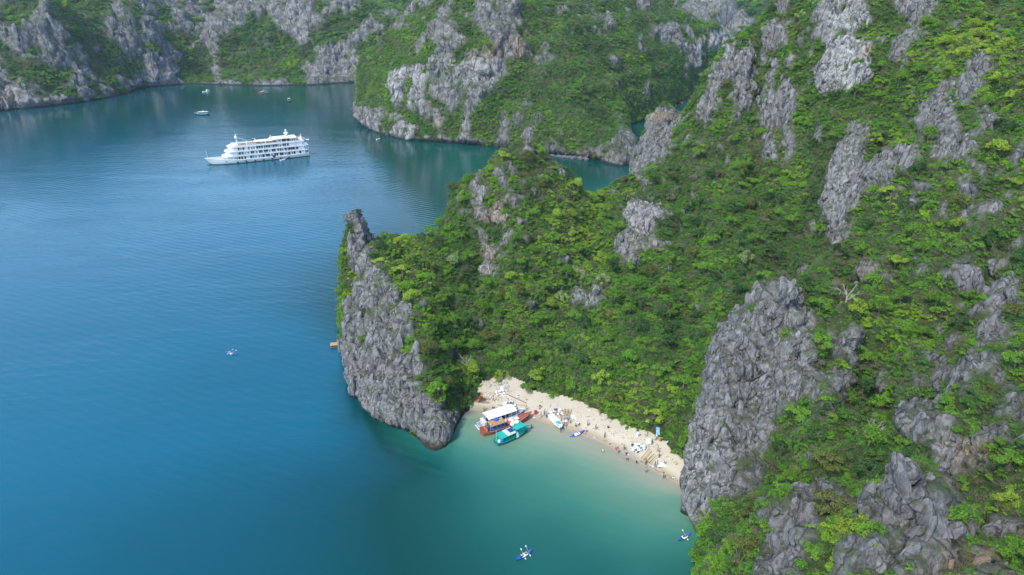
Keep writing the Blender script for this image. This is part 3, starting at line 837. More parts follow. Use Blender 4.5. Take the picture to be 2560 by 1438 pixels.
# ------------------------------------------------------------------ sea
def build_water():
    def lines(lo, f0, f1, hi, fine, grow=1.16, mx=60):
        mid_ = list(np.arange(f0, f1 + fine, fine))
        s, c, right = fine, mid_[-1], []
        while c < hi:
            s = min(s * grow, mx); c += s; right.append(c)
        s, c, left = fine, mid_[0], []
        while c > lo:
            s = min(s * grow, mx); c -= s; left.append(c)
        return np.array(left[::-1] + mid_ + right)
    xs = lines(-3500, -60, 60, 3500, 1.5, 1.16, 400)
    ys = lines(-400, 70, 210, 4000, 1.5, 1.16, 400)
    X, Y = np.meshgrid(xs, ys)
    x, y = X.ravel(), Y.ravel()
    key = [(u, v, 0.86) for u, v in BEACH_LINE[1:-1]]
    key += [(1180, 1045, 0.7), (1330, 1075, 0.74), (1450, 1115, 0.74), (1560, 1165, 0.74), (1650, 1215, 0.72), (1150, 1090, 0.52), (1220, 1110, 0.52), (1300, 1120, 0.56), (1400, 1140, 0.56), (1500, 1180, 0.58), (1600, 1230, 0.58), (1680, 1290, 0.5),
            (1690, 1240, 0.62), (1120, 1130, 0.33), (1200, 1160, 0.38), (1300, 1180, 0.42), (1400, 1220, 0.44), (1500, 1270, 0.46), (1600, 1330, 0.42), (1700, 1370, 0.36), (1720, 1430, 0.28), (1600, 1420, 0.30),
            (1060, 1170, 0.15), (1150, 1230, 0.22), (1250, 1290, 0.29), (1400, 1330, 0.30), (1500, 1400, 0.27), (1350, 1420, 0.25), (1000, 1140, 0.14), (1000, 1230, 0.14), (1100, 1330, 0.17), (1200, 1420, 0.19),
            (920, 1080, 0.09), (870, 1000, 0.06), (850, 900, 0.0), (800, 1200, 0.07), (900, 1400, 0.11), (600, 1150, 0.03), (300, 1200, 0.015), (300, 900, 0.0), (100, 1400, 0.03), (350, 1350, 0.05), (500, 700, 0.0), (800, 600, 0.0), (100, 500, 0.0), (880, 420, 0.03),
            (1100, 430, 0.19), (1000, 370, 0.16), (800, 330, 0.10), (1250, 400, 0.2), (700, 300, 0.06), (1500, 440, 0.15), (1600, 350, 0.17), (1720, 265, 0.17), (600, 235, 0.12), (200, 290, 0.12), (850, 240, 0.13), (400, 250, 0.12), (1300, 400, 0.1), (0, 1430, 0.03), (600, 1400, 0.07)]  # keys under headland, island and far shore paint their dark green reflections
    pts = [(*P(u, v)[:2], a) for u, v, a in key] + [(-900, 200, 0), (-900, 700, 0), (0, 20, 0.1), (-200, 0, 0), (600, 600, 0.1), (500, 100, .1), (0, 1500, 0)]
    f = rbf_fit(pts, 2.0, 0.5)
    s = f(np.clip(x, -1200, 900), np.clip(y, -100, 1500))
    s = s + 0.035 * fbm(np.stack([x / 26, y / 14, 0 * x], 1), 3, 800) * sstep(0.1, 0.4, s)
    z, d = beach_z(np.clip(x, -80, 90), np.clip(y, 90, 230))
    s = np.where((d > 0) & in_poly(x, y, shore_px([(1150, 1060), (1150, 1020), (1165, 985), (1180, 930), (1300, 930), (1460, 960), (1600, 1030), (1740, 1120), (1740, 1260)])), 0.93, s)
    me = mesh_from('sea', np.stack([x, y, 0 * x], 1), np.array([0]).reshape(0, 4) if False else grid_faces(X.shape), [], smooth=True)
    set_attr(me, 'shoal_reflection', np.clip(s, 0, 1))
    n = NT('sea_water')
    geo = n.n('NewGeometry')
    pos = geo.outputs['Position']
    sh = n.attr('shoal_reflection').outputs['Fac']
    col = n.ramp(sh, [(0.0, (0.0008, 0.096, 0.150)), (0.07, (0.0008, 0.062, 0.084)), (0.13, (0.0008, 0.044, 0.036)), (0.25, (0.008, 0.092, 0.070)), (0.42, (0.036, 0.165, 0.110)), (0.58, (0.13, 0.245, 0.15)), (0.74, (0.25, 0.28, 0.185)), (0.9, (0.32, 0.275, 0.185))])  # deep stops hold painted reflections: sky blue offshore, dark green below cliffs
    big = n.noise(n.mapping(pos, (0.006, 0.012, 1)), 1.0, 4, 0.5, 0.6)
    col = n.mix(n.math('MULTIPLY', n.ramp(big, [(0.35, (0,) * 3), (0.65, (1,) * 3)]), 0.35), col, n.mix(0.5, col, (0.0, 0.035, 0.045)))
    bs = n.n('BsdfPrincipled', i_Roughness=0.06, i_IOR=1.333)
    n.l(col, bs.inputs['Base Color'])
    m1 = n.mapping(pos, (0.55, 1.25, 1), (0, 0, 0.35))
    m2 = n.mapping(pos, (0.12, 0.28, 1), (0, 0, -0.25))
    h = n.math('ADD', n.math('MULTIPLY', n.noise(m1, 1.0, 5, 0.6), 0.5), n.math('MULTIPLY', n.noise(m2, 1.0, 4, 0.5), 1.1))
    wind = n.noise(n.mapping(pos, (0.012, 0.03, 1), (0, 0, 0.3)), 1.0, 4, 0.55, 1.0)
    wn2 = n.ramp(wind, [(0.35, (0.35,) * 3), (0.62, (1,) * 3)])
    swell = n.n('TexWave', wave_type='BANDS', bands_direction='Y')
    swell.inputs['Scale'].default_value = 0.11
    swell.inputs['Distortion'].default_value = 3.0
    swell.inputs['Detail Scale'].default_value = 0.6
    n.l(n.mapping(pos, (1, 1, 1), (0, 0, 0.45)), swell.inputs['Vector'])
    calm = n.ramp(sh, [(0.03, (1,) * 3), (0.13, (0.4,) * 3), (0.22, (0.5,) * 3), (0.4, (0.8,) * 3)])
    wn2 = n.math('MULTIPLY', wn2, calm)
    h = n.math('ADD', n.math('MULTIPLY', h, wn2), n.math('MULTIPLY', swell.outputs['Fac'], 0.16))
    bp = n.n('Bump', i_Strength=0.5, i_Distance=0.36)
    n.l(h, bp.inputs['Height'])
    n.l(bp.outputs[0], bs.inputs['Normal'])
    n.l(bs.outputs[0], n.out.inputs[0])
    me.materials.append(n.m)
    return tag(link('sea', me), kind='structure')
def grid_faces(shape):
    idx = np.arange(shape[0] * shape[1]).reshape(shape)
    return np.stack([idx[:-1, :-1].ravel(), idx[:-1, 1:].ravel(), idx[1:, 1:].ravel(), idx[1:, :-1].ravel()], 1)
build_water()
sb = mesh_from('seabed', [(-3500, -400, -14.5), (3500, -400, -14.5), (3500, 4000, -14.5), (-3500, 4000, -14.5)], [(0, 1, 2, 3)], [paint('seabed_mud', (0.12, 0.11, 0.08), 0.9)])
tag(link('seabed', sb), kind='structure')

# ------------------------------------------------------------------ haze
hz = NT('haze_air')
pv = hz.n('VolumePrincipled')
pv.inputs['Color'].default_value = (0.62, 0.78, 0.98, 1)
pv.inputs['Density'].default_value = 0.00007
pv.inputs['Anisotropy'].default_value = 0.2
hz.l(pv.outputs[0], hz.out.inputs['Volume'])
hx, hy0, hy1, ht = 5200, -2200, 5800, 262
hb = [(-hx, hy0, -16), (hx, hy0, -16), (hx, hy1, -16), (-hx, hy1, -16), (-hx, hy0, ht), (hx, hy0, ht), (hx, hy1, ht), (-hx, hy1, ht)]
HAZE = link('haze', mesh_from('haze', hb, [(3, 2, 1, 0), (4, 5, 6, 7), (0, 1, 5, 4), (1, 2, 6, 5), (2, 3, 7, 6), (3, 0, 4, 7)], [hz.m]))
tag(HAZE, kind='stuff')
# ================================================================== VEGETATION
def leaf_material(name, tint_src=None, base=None):
    n = NT(name)
    if tint_src:
        t = n.attr('tint', tint_src).outputs['Fac']
    else:
        t = None
    oi = n.n('ObjectInfo')
    geo = n.n('NewGeometry')
    if t is not None:
        jit = n.math('MULTIPLY_ADD', oi.outputs['Random'], 0.14, -0.07)
        leafj = n.math('MULTIPLY_ADD', geo.outputs['Random Per Island'], 0.36, -0.18)
        f = n.math('ADD', n.math('ADD', t, jit), leafj)
        col = n.ramp(f, [(0.0, (0.28, 0.24, 0.17)), (0.10, (0.20, 0.18, 0.085)), (0.20, (0.056, 0.130, 0.044)), (0.40, (0.100, 0.250, 0.038)), (0.58, (0.185, 0.365, 0.038)), (0.78, (0.33, 0.47, 0.042)), (1.0, (0.48, 0.50, 0.12))])
    else:
        f = n.math('ADD', n.math('MULTIPLY', oi.outputs['Random'], 0.5), n.math('MULTIPLY', geo.outputs['Random Per Island'], 0.5))
        col = n.mix(f, tuple(c * 0.62 for c in base), tuple(c * 1.4 for c in base))
    bs = n.n('BsdfPrincipled', i_Roughness=0.7)
    bs.inputs['Specular IOR Level'].default_value = 0.15
    n.l(col, bs.inputs['Base Color'])
    tr = n.n('BsdfTranslucent')
    n.l(n.mix(1.0, col, (1.15, 1.25, 0.5), 'MULTIPLY'), tr.inputs['Color'])
    ms = n.n('MixShader')
    ms.inputs[0].default_value = 0.42
    n.l(bs.outputs[0], ms.inputs[1])
    n.l(tr.outputs[0], ms.inputs[2])
    n.l(ms.outputs[0], n.out.inputs[0])
    return n.m
def leaves(centres, radii, count, size, rng, flat=0.75, shell=0.55, up=0.25):
    """leaf quads spread through overlapping lobes, mostly facing outwards"""
    centres = np.array(centres, float)
    radii = np.array(radii, float)
    pr = radii ** 2
    k = rng.choice(len(centres), count, p=pr / pr.sum())
    d = rng.normal(size=(count, 3))
    d /= np.linalg.norm(d, axis=1)[:, None]
    d[:, 2] = np.where(d[:, 2] < -0.35, -d[:, 2], d[:, 2])
    r = radii[k] * (shell + (1 - shell) * rng.random(count) ** 0.5) * (1 + 0.12 * rng.normal(size=count))
    p = centres[k] + d * r[:, None] * np.array([1, 1, flat])
    nn = d + rng.normal(size=(count, 3)) * 0.55
    nn[:, 2] += up
    nn /= np.linalg.norm(nn, axis=1)[:, None]
    t = np.cross(nn, rng.normal(size=(count, 3)))
    t /= np.linalg.norm(t, axis=1)[:, None] + 1e-9
    b = np.cross(nn, t)
    s = size * (0.6 + 0.8 * rng.random(count))
    t = t * s[:, None]
    b = b * (s * 0.62)[:, None]
    droop = nn * (s * 0.22)[:, None]
    V = np.stack([p - t - droop, p - b, p + t - droop, p + b], 1).reshape(-1, 3)
    F = np.arange(count * 4).reshape(-1, 4)
    return V, F
def lobes(rng, n, spread, rmin, rmax, z0, z1):
    c, r = [], []
    for i in range(n):
        a = rng.random() * 6.283
        q = spread * math.sqrt(rng.random())
        c.append((q * math.cos(a), q * math.sin(a), z0 + (z1 - z0) * (1 - (q / max(spread, 1e-6)) ** 2) * rng.random() ** 0.5))
        r.append(rmin + (rmax - rmin) * rng.random())
    return c, r
STUFF_LEAF = leaf_material('leaf_stuff', 'INSTANCER')
clump_col = bpy.data.collections.new('clump_sources')
NCL = 7
for k in range(NCL):
    rg = np.random.default_rng(100 + k)
    c, r = lobes(rg, 7, 0.62, 0.3, 0.5, 0.1, 0.55)
    if k >= 5:            # low spreading scrub
        c, r = lobes(rg, 11, 0.95, 0.2, 0.36, 0.0, 0.35)
    V, F = leaves(c, r, 560, 0.085, rg)
    me = mesh_from('clump', V, F, [STUFF_LEAF])
    clump_col.objects.link(bpy.data.objects.new('clump_%d' % k, me))

def twig_mesh(rg, n):
    V, F = [], []
    for i in range(n):
        a = rg.random() * 6.283
        el = 0.25 + 1.2 * rg.random()
        d = np.array([math.cos(a) * math.cos(el), math.sin(a) * math.cos(el), math.sin(el)])
        s = rg.normal(size=3) * np.array([0.22, 0.22, 0.05])
        p = [s, s + d * 0.5 + rg.normal(size=3) * 0.08, s + d * (0.8 + 0.4 * rg.random()) + rg.normal(size=3) * 0.16]
        w = np.cross(d, rg.normal(size=3)); w /= np.linalg.norm(w)
        o = len(V)
        for q, r_ in zip(p, (0.028, 0.02, 0.008)):
            V += [q - w * r_, q + w * r_]
        F += [(o, o + 1, o + 3, o + 2), (o + 2, o + 3, o + 5, o + 4)]
    return np.array(V), np.array(F)
NTW = 3
for k in range(NTW):
    rg = np.random.default_rng(140 + k)
    V, F = twig_mesh(rg, 70)
    c, r = lobes(rg, 6, 0.7, 0.2, 0.4, 0.1, 0.7)
    V2, F2 = leaves(c, r, 150, 0.06, rg, 0.8, 0.3)
    me = mesh_from('twigs', np.concatenate([V, V2]), np.concatenate([F, F2 + len(V)]), [STUFF_LEAF])
    clump_col.objects.link(bpy.data.objects.new('clump_%d' % (NCL + k), me))

def scatter_group(clump_col):
    g = bpy.data.node_groups.new('scatter', 'GeometryNodeTree')
    g.interface.new_socket('Geometry', in_out='INPUT', socket_type='NodeSocketGeometry')
    g.interface.new_socket('Geometry', in_out='OUTPUT', socket_type='NodeSocketGeometry')
    gi, go = g.nodes.new('NodeGroupInput'), g.nodes.new('NodeGroupOutput')
    iop = g.nodes.new('GeometryNodeInstanceOnPoints')
    ci = g.nodes.new('GeometryNodeCollectionInfo')
    ci.inputs['Collection'].default_value = clump_col
    ci.inputs['Separate Children'].default_value = True
    ci.inputs['Reset Children'].default_value = True
    def na(name, typ):
        nd = g.nodes.new('GeometryNodeInputNamedAttribute')
        nd.data_type = typ
        nd.inputs['Name'].default_value = name
        return nd.outputs['Attribute']
    e2r = g.nodes.new('FunctionNodeEulerToRotation')
    g.links.new(na('rot', 'FLOAT_VECTOR'), e2r.inputs[0])
    g.links.new(gi.outputs[0], iop.inputs['Points'])
    g.links.new(ci.outputs[0], iop.inputs['Instance'])
    iop.inputs['Pick Instance'].default_value = True
    g.links.new(na('idx', 'INT'), iop.inputs['Instance Index'])
    g.links.new(e2r.outputs[0], iop.inputs['Rotation'])
    g.links.new(na('scl', 'FLOAT_VECTOR'), iop.inputs['Scale'])
    g.links.new(iop.outputs[0], go.inputs[0])
    return g
SCATTER = scatter_group(clump_col)
def scatter(name, pts, rot, scl, idx, tint, group=None, extra=()):
    me = bpy.data.meshes.new(name)
    me.vertices.add(len(pts))
    me.vertices.foreach_set('co', pts.astype(np.float32).ravel())
    a = me.attributes.new('rot', 'FLOAT_VECTOR', 'POINT'); a.data.foreach_set('vector', rot.astype(np.float32).ravel())
    a = me.attributes.new('scl', 'FLOAT_VECTOR', 'POINT'); a.data.foreach_set('vector', scl.astype(np.float32).ravel())
    a = me.attributes.new('idx', 'INT', 'POINT'); a.data.foreach_set('value', idx.astype(np.int32))
    set_attr(me, 'tint', tint)
    for nm, v in extra:
        set_attr(me, nm, v)
    o = link(name, me)
    md = o.modifiers.new('scatter', 'NODES')
    md.node_group = group or SCATTER
    return tag(o, kind='stuff')

def land_samples(key, n, rng):
    """area-weighted random points on a land mesh, with normal and green mask"""
    ob, co, F, nr, vm = LANDS[key]
    ctr = co[F].mean(1)
    cr = 0.5 * np.linalg.norm(np.cross(co[F[:, 2]] - co[F[:, 0]], co[F[:, 3]] - co[F[:, 1]]), axis=1)
    px, py, dd = to_px(ctr)
    okf = (px > -260) & (px < 2820) & (py > -330) & (py < 1700) & (ctr[:, 2] > 0.6)
    w = cr * okf
    f = rng.choice(len(F), n, p=w / w.sum())
    a, b = rng.random(n)[:, None], rng.random(n)[:, None]
    q = co[F[f]]
    p = (q[:, 0] * (1 - a) + q[:, 1] * a) * (1 - b) + (q[:, 3] * (1 - a) + q[:, 2] * a) * b
    return p, nr[F[f, 0]], vm[F[f]].mean(1), w.sum()
def tint_field(p, px, py, scale):
    """tint varies from patch to patch: 0 dry brown .. 0.25 dark .. 0.5 green .. 1 yellow green"""
    t = 0.44 + 0.34 * fbm(p / (9 * scale), 3, 900) + 0.26 * fbm(p / (3 * scale), 2, 910)
    t = t + blob(px, py, [(1440, 560, 90, 130, 0.24), (1330, 760, 180, 90, 0.10), (1020, 690, 70, 90, 0.16), (1550, 1000, 200, 60, 0.14), (1960, 400, 60, 100, 0.2), (2450, 130, 180, 90, 0.24), (1080, 420, 200, 90, 0.05), (2260, 800, 90, 70, 0.22),
        (2150, 1350, 110, 90, 0.24), (1080, 1050, 60, 90, 0.2), (900, 720, 40, 60, 0.25), (1000, 900, 60, 60, 0.2), (1200, 420, 60, 60, 0.2), (2350, 420, 150, 90, 0.12), (960, 230, 80, 160, 0.10), (2000, 1150, 90, 70, 0.1)])
    t = t - blob(px, py, [(1960, 620, 100, 130, 0.20), (2060, 400, 50, 100, 0.12), (1650, 500, 110, 80, 0.10), (2150, 1130, 110, 80, 0.12), (1250, 650, 80, 80, 0.06), (2480, 1000, 80, 80, 0.08), (1900, 130, 60, 100, 0.0)])  # darker tint set by hand in the gully, ravine and other patches
    return t
def brown_field(p, px, py, rng):
    b = blob(px, py, [(1920, 370, 50, 40, 0.5), (2130, 640, 120, 80, 0.3), (2100, 900, 90, 90, 0.25), (1800, 420, 100, 70, 0.22), (1330, 430, 90, 70, 0.3), (2450, 600, 100, 90, 0.2), (2150, 1040, 90, 70, 0.2), (2480, 1200, 80, 100, 0.25),
        (1080, 900, 60, 50, 0.25), (2360, 1380, 80, 60, 0.2), (2130, 750, 60, 60, 0.3), (1480, 160, 130, 100, 0.12), (300, 150, 200, 80, 0.1)]) * 1.4 + 0.17
    return rng.random(len(p)) < b
SANDZ = None
def green(key, name, n, s0, s1, rng, step, thr=0.45):
    p, nr, vm, area = land_samples(key, n, rng)
    px, py, dd = to_px(p)
    dens = fbm(p / (5 * step), 3, 930)
    keep = (vm > thr + 0.15) & (dens > -0.50 + 0.45 * rng.random(len(p))) | ((vm > 0.12) & (rng.random(len(p)) < 0.16))
    p, nr, px, py, vm = p[keep], nr[keep], px[keep], py[keep], vm[keep]
    m = len(p)
    size = s0 + (s1 - s0) * rng.random(m) ** 2.2
    size = size * (0.85 + 0.35 * fbm(p / (7 * step), 2, 940))
    size = np.where(vm < 0.5, size * 0.6, size)
    t = tint_field(p, px, py, step)
    t = np.clip(t, 0.2, 0.95)
    brown = brown_field(p, px, py, rng)
    t = np.where(brown, 0.0 + 0.18 * rng.random(m), t)
    rot = np.stack([rng.normal(size=m) * 0.25, rng.normal(size=m) * 0.25, rng.random(m) * 6.283], 1)
    scl = size[:, None] * np.stack([1 + 0.2 * rng.normal(size=m), 1 + 0.2 * rng.normal(size=m), 0.8 + 0.4 * rng.random(m)], 1).clip(0.5, 1.8)
    p = p + nr * (size * 0.12)[:, None] - np.array([0, 0, 1]) * (size * 0.12)[:, None]
    idx = np.where(brown, NCL + rng.integers(0, NTW, m), np.where(rng.random(m) < 0.55, 5 + rng.integers(0, 2, m), rng.integers(0, 5, m)))
    print(name, 'area', round(area), 'clumps', m)
    return scatter(name, p, rot, scl, idx, t)
green('near', 'undergrowth', 150000, 0.5, 1.75, np.random.default_rng(21), 1.0)
green('mid', 'forest_cover', 90000, 0.9, 2.7, np.random.default_rng(22), 3.0)
green('far', 'forest_cover', 60000, 1.5, 5.0, np.random.default_rng(23), 4.0)
green('back', 'forest_cover', 26000, 6.0, 14.0, np.random.default_rng(24), 8.0)

# ------------------------------------------------------------------ rock blades that stand proud of the cliffs
def rock_mesh(rng, name, mat, lv=2):
    bm = bmesh.new()
    bmesh.ops.create_icosphere(bm, subdivisions=lv, radius=1.0)
    co = np.array([v.co[:] for v in bm.verts])
    # cut by random planes -> flat facets with edges, then roughen
    for _ in range(12):
        nrm = rng.normal(size=3); nrm[2] *= 0.35
        nrm /= np.linalg.norm(nrm)
        dd = 0.52 + 0.3 * rng.random()
        over = np.clip(co @ nrm - dd, 0, None)
        co = co - over[:, None] * nrm * 0.93
    co = co * np.array([1.0, 0.62 + 0.2 * rng.random(), 1.0])
    taper = 1 - 0.30 * np.clip(co[:, 2], -0.3, 1)
    co[:, :2] *= taper[:, None]
    co += 0.07 * np.stack([perlin(co * 3 + 7.0 * lv, int(rng.integers(1, 900))) for _ in range(3)], 1)
    for v, c in zip(bm.verts, co):
        v.co = c
    me = bpy.data.meshes.new(name)
    bm.to_mesh(me)
    bm.free()
    me.materials.append(mat)
    return me
MAT_ROCK = make_land_material('limestone_blade', 0.8, 'INSTANCER')
MAT_ROCKF = make_land_material('limestone_blade_far', 2.2, 'INSTANCER')
rock_rng = np.random.default_rng(55)
ROCKS = [rock_mesh(rock_rng, 'rock', MAT_ROCK) for _ in range(8)]
rock_col = bpy.data.collections.new('rock_sources')
rock_colf = bpy.data.collections.new('rock_sources_far')
for k, m in enumerate(ROCKS):
    rock_col.objects.link(bpy.data.objects.new('rock_%d' % k, m))
    m2 = m.copy(); m2.materials[0] = MAT_ROCKF
    rock_colf.objects.link(bpy.data.objects.new('rockf_%d' % k, m2))
RG_N, RG_F = scatter_group(rock_col), scatter_group(rock_colf)
def axis_euler(ax, spin):
    """euler that carries +Z to ax after a spin about Z"""
    q = Vector(ax).to_track_quat('Z', 'Y').to_matrix() @ Matrix.Rotation(spin, 3, 'Z')
    return q.to_euler()
def rocks(key, n, s0, s1, rng, group, singles=0):
    p, nr, vm, area = land_samples(key, n, rng)
    k = (vm < 0.35) & (nr[:, 2] < 0.93)
    p, nr = p[k], nr[k]
    px, py, dd = to_px(p)
    m = len(p)
    size = (s0 + (s1 - s0) * rng.random(m) ** 2.5) * np.where(vm[k] > 0.03, 0.45, 1.0)
    upv = np.array([0, 0, 1.0]) - nr * nr[:, 2:3]          # the fall line of the face
    ax = upv * 0.9 + np.array([0, 0, 0.35]) + nr * 0.12 + rng.normal(size=(m, 3)) * 0.08
    ax /= np.linalg.norm(ax, axis=1)[:, None]
    rot = np.array([axis_euler(a, sp)[:] for a, sp in zip(ax, rng.random(m) * 6.283)])
    scl = size[:, None] * np.stack([0.8 + 0.5 * rng.random(m), 0.7 + 0.4 * rng.random(m), 1.1 + 1.0 * rng.random(m)], 1)
    p = p - nr * (size * (0.5 if key == 'near' else 0.66))[:, None]
    pale, tan = colour_zones(px, py, p)
    idx = rng.integers(0, 8, m)
    order = np.argsort(-size / dd * ((px > 0) & (px < 2560) & (py > 0) & (py < 1438)))
    one, rest = order[:singles], order[singles:]
    host = LANDS[key][0]
    for i in one:
        o = link('rock', ROCKS[idx[i]], parent=host, loc=p[i], rot=rot[i], scale=scl[i])
    if len(rest):
        o = scatter('rocks', p[rest], rot[rest], scl[rest], idx[rest], np.zeros(len(rest)), group, (('pale', pale[rest]), ('tan', tan[rest])))
        o.name = 'small_rock'
        o.parent = host
    print('rocks', key, m)
rocks('near', 26000, 0.45, 2.1, np.random.default_rng(31), RG_N, 290)
rocks('mid', 4500, 1.2, 4.4, np.random.default_rng(32), RG_F)
rocks('far', 4000, 1.6, 6.0, np.random.default_rng(33), RG_F)
# ------------------------------------------------------------------ trees that stand out one by one
def zbuffer(key_list):
    G = np.full((180, 320), 1e9)
    for k in key_list:
        co = LANDS[k][1]
        u, v, d = to_px(co)
        i = (v / 8).astype(int); j = (u / 8).astype(int)
        ok = (i >= 0) & (i < 180) & (j >= 0) & (j < 320) & (co[:, 2] > 0)
        np.minimum.at(G, (i[ok], j[ok]), d[ok])
    return G
ZB = zbuffer(['near'])
def tube(pts, rads, seg=6):
    """tapered tube through points"""
    pts = [Vector(p) for p in pts]
    V, F = [], []
    for i, (p, r) in enumerate(zip(pts, rads)):
        t = (pts[min(i + 1, len(pts) - 1)] - pts[max(i - 1, 0)]).normalized()
        a = t.cross(Vector((0.3, 0.9, 0.2))).normalized()
        b = t.cross(a)
        for k in range(seg):
            w = 6.28318 * k / seg
            V.append(p + (a * math.cos(w) + b * math.sin(w)) * r)
    for i in range(len(pts) - 1):
        for k in range(seg):
            q = (k + 1) % seg
            F.append((i * seg + k, i * seg + q, (i + 1) * seg + q, (i + 1) * seg + k))
    F.append(tuple(range(seg))[::-1])
    F.append(tuple((len(pts) - 1) * seg + k for k in range(seg)))
    return V, F
class MB:
    """collects shapes into one mesh, several materials allowed"""
    def __init__(s):
        s.V, s.F, s.M, s.mats = [], [], [], []
    def mi(s, m):
        if m not in s.mats:
            s.mats.append(m)
        return s.mats.index(m)
    def add(s, VF, m, mat=None):
        V, F = VF
        o = len(s.V)
        for v in V:
            v = Vector(v)
            s.V.append(mat @ v if mat is not None else v)
        k = s.mi(m)
        for f in F:
            s.F.append(tuple(o + i for i in f)); s.M.append(k)
        return s
    def box(s, x0, x1, y0, y1, z0, z1, m, mat=None):
        V = [(x0, y0, z0), (x1, y0, z0), (x1, y1, z0), (x0, y1, z0), (x0, y0, z1), (x1, y0, z1), (x1, y1, z1), (x0, y1, z1)]
        F = [(3, 2, 1, 0), (4, 5, 6, 7), (0, 1, 5, 4), (1, 2, 6, 5), (2, 3, 7, 6), (3, 0, 4, 7)]
        return s.add((V, F), m, mat)
    def tube(s, pts, rads, m, seg=6, mat=None):
        if not hasattr(rads, '__len__'):
            rads = [rads] * len(pts)
        return s.add(tube(pts, rads, seg), m, mat)
    def lathe(s, prof, m, seg=12, mat=None, cx=0, cy=0):
        V, F = [], []
        for r, z in prof:
            for k in range(seg):
                w = 6.28318 * k / seg
                V.append((cx + r * math.cos(w), cy + r * math.sin(w), z))
        for i in range(len(prof) - 1):
            for k in range(seg):
                q = (k + 1) % seg
                F.append((i * seg + k, i * seg + q, (i + 1) * seg + q, (i + 1) * seg + k))
        F.append(tuple(range(seg))[::-1])
        F.append(tuple((len(prof) - 1) * seg + k for k in range(seg)))
        return s.add((V, F), m, mat)
    def mesh(s, name, smooth=False):
        return mesh_from(name, s.V, s.F, s.mats, s.M, smooth)
    def obj(s, name, parent=None, smooth=False, **kw):
        return link(name, s.mesh(name, smooth), parent, **kw)
BARK = paint('bark', (0.16, 0.13, 0.10), 0.9, bump=0.4)
BARE = paint('bleached_wood', (0.34, 0.31, 0.26), 0.85)
TREE_COL = {'dark green': (0.062, 0.13, 0.04), 'bright green': (0.15, 0.29, 0.036), 'yellow green': (0.29, 0.39, 0.05), 'olive green': (0.15, 0.17, 0.045), 'pale green': (0.28, 0.36, 0.14)}
TREE_MAT = {k: leaf_material('leaf_' + k.replace(' ', '_'), None, v) for k, v in TREE_COL.items()}
def crown_mesh(kind, mat, rng):
    if kind == 'round':
        c, r = lobes(rng, 8, 0.75, 0.42, 0.62, 0.35, 1.0)
        V, F = leaves(c, r, 1300, 0.072, rng, 0.8)
    elif kind == 'spreading':
        c, r = lobes(rng, 10, 1.05, 0.3, 0.48, 0.45, 0.75)
        V, F = leaves(c, r, 1300, 0.07, rng, 0.5)
    else:
        c, r = lobes(rng, 11, 0.95, 0.2, 0.42, 0.2, 1.15)
        V, F = leaves(c, r, 1150, 0.07, rng, 0.9, 0.4)
    V[:, 2] += 0.55
    return mesh_from('crown', V, F, [mat])
def trunk_mesh(rng):
    mb = MB()
    mb.tube([(0, 0, -0.5), (0.04, 0.02, 0.25), (0.1, -0.03, 0.7), (0.05, 0.05, 1.1)], [0.085, 0.07, 0.05, 0.03], BARK)
    for k in range(4):
        a = k * 1.7 + rng.random()
        mb.tube([(0.06, 0, 0.45 + 0.12 * k), (0.3 * math.cos(a), 0.3 * math.sin(a), 0.8 + 0.08 * k), (0.62 * math.cos(a), 0.62 * math.sin(a), 1.0 + 0.06 * k)], [0.04, 0.028, 0.012], BARK, 5)
    return mb.mesh('trunk')
trg = np.random.default_rng(77)
TREES = {}
for cn in TREE_MAT:
    for kd in ('round', 'spreading', 'ragged'):
        TREES[cn, kd] = crown_mesh(kd, TREE_MAT[cn], trg)
TRUNKS = [trunk_mesh(trg) for _ in range(3)]
PLACES = [(960, 640, 'on the headland crest behind the pinnacle'), (1000, 800, 'on the inland slope of the headland'), (1120, 950, 'at the left end of the beach'), (1200, 600, 'on the left flank of the saddle hill'),
 (1290, 420, 'on top of the saddle hill'), (1330, 620, 'on the front slope of the saddle hill'), (1350, 900, 'just above the boats on the beach'), (1560, 980, 'above the middle of the white beach'), (1640, 1060, 'above the right end of the white beach'),
 (1450, 780, 'in the green bowl behind the beach'), (1500, 540, 'in the low saddle below the channel'), (1650, 620, 'beside the broken pale slabs'), (1720, 430, 'below the rock tower by the channel'), (1700, 820, 'in the hollow left of the grey bluff'),
 (1850, 600, 'in the shaded mountain gully'), (1900, 300, 'under the jagged right-hand pinnacles'), (2200, 260, 'below the pale mountain cliff'), (2450, 180, 'on the sunny upper slope at the top right'), (2300, 600, 'below the diagonal rock rib'),
 (2250, 800, 'in the hollow right of the grey bluff'), (2480, 600, 'at the right edge under the rock rib'), (2120, 1000, 'in the ravine behind the foreground crags'), (2450, 1000, 'near the right-hand boulders'), (1950, 950, 'on a ledge of the grey bluff'),
 (2100, 1330, 'among the jagged foreground crags'), (1820, 1330, 'on the shore slope beside the kayak'), (2480, 1330, 'in the bottom right corner'), (2020, 760, 'at the top of the grey bluff')]
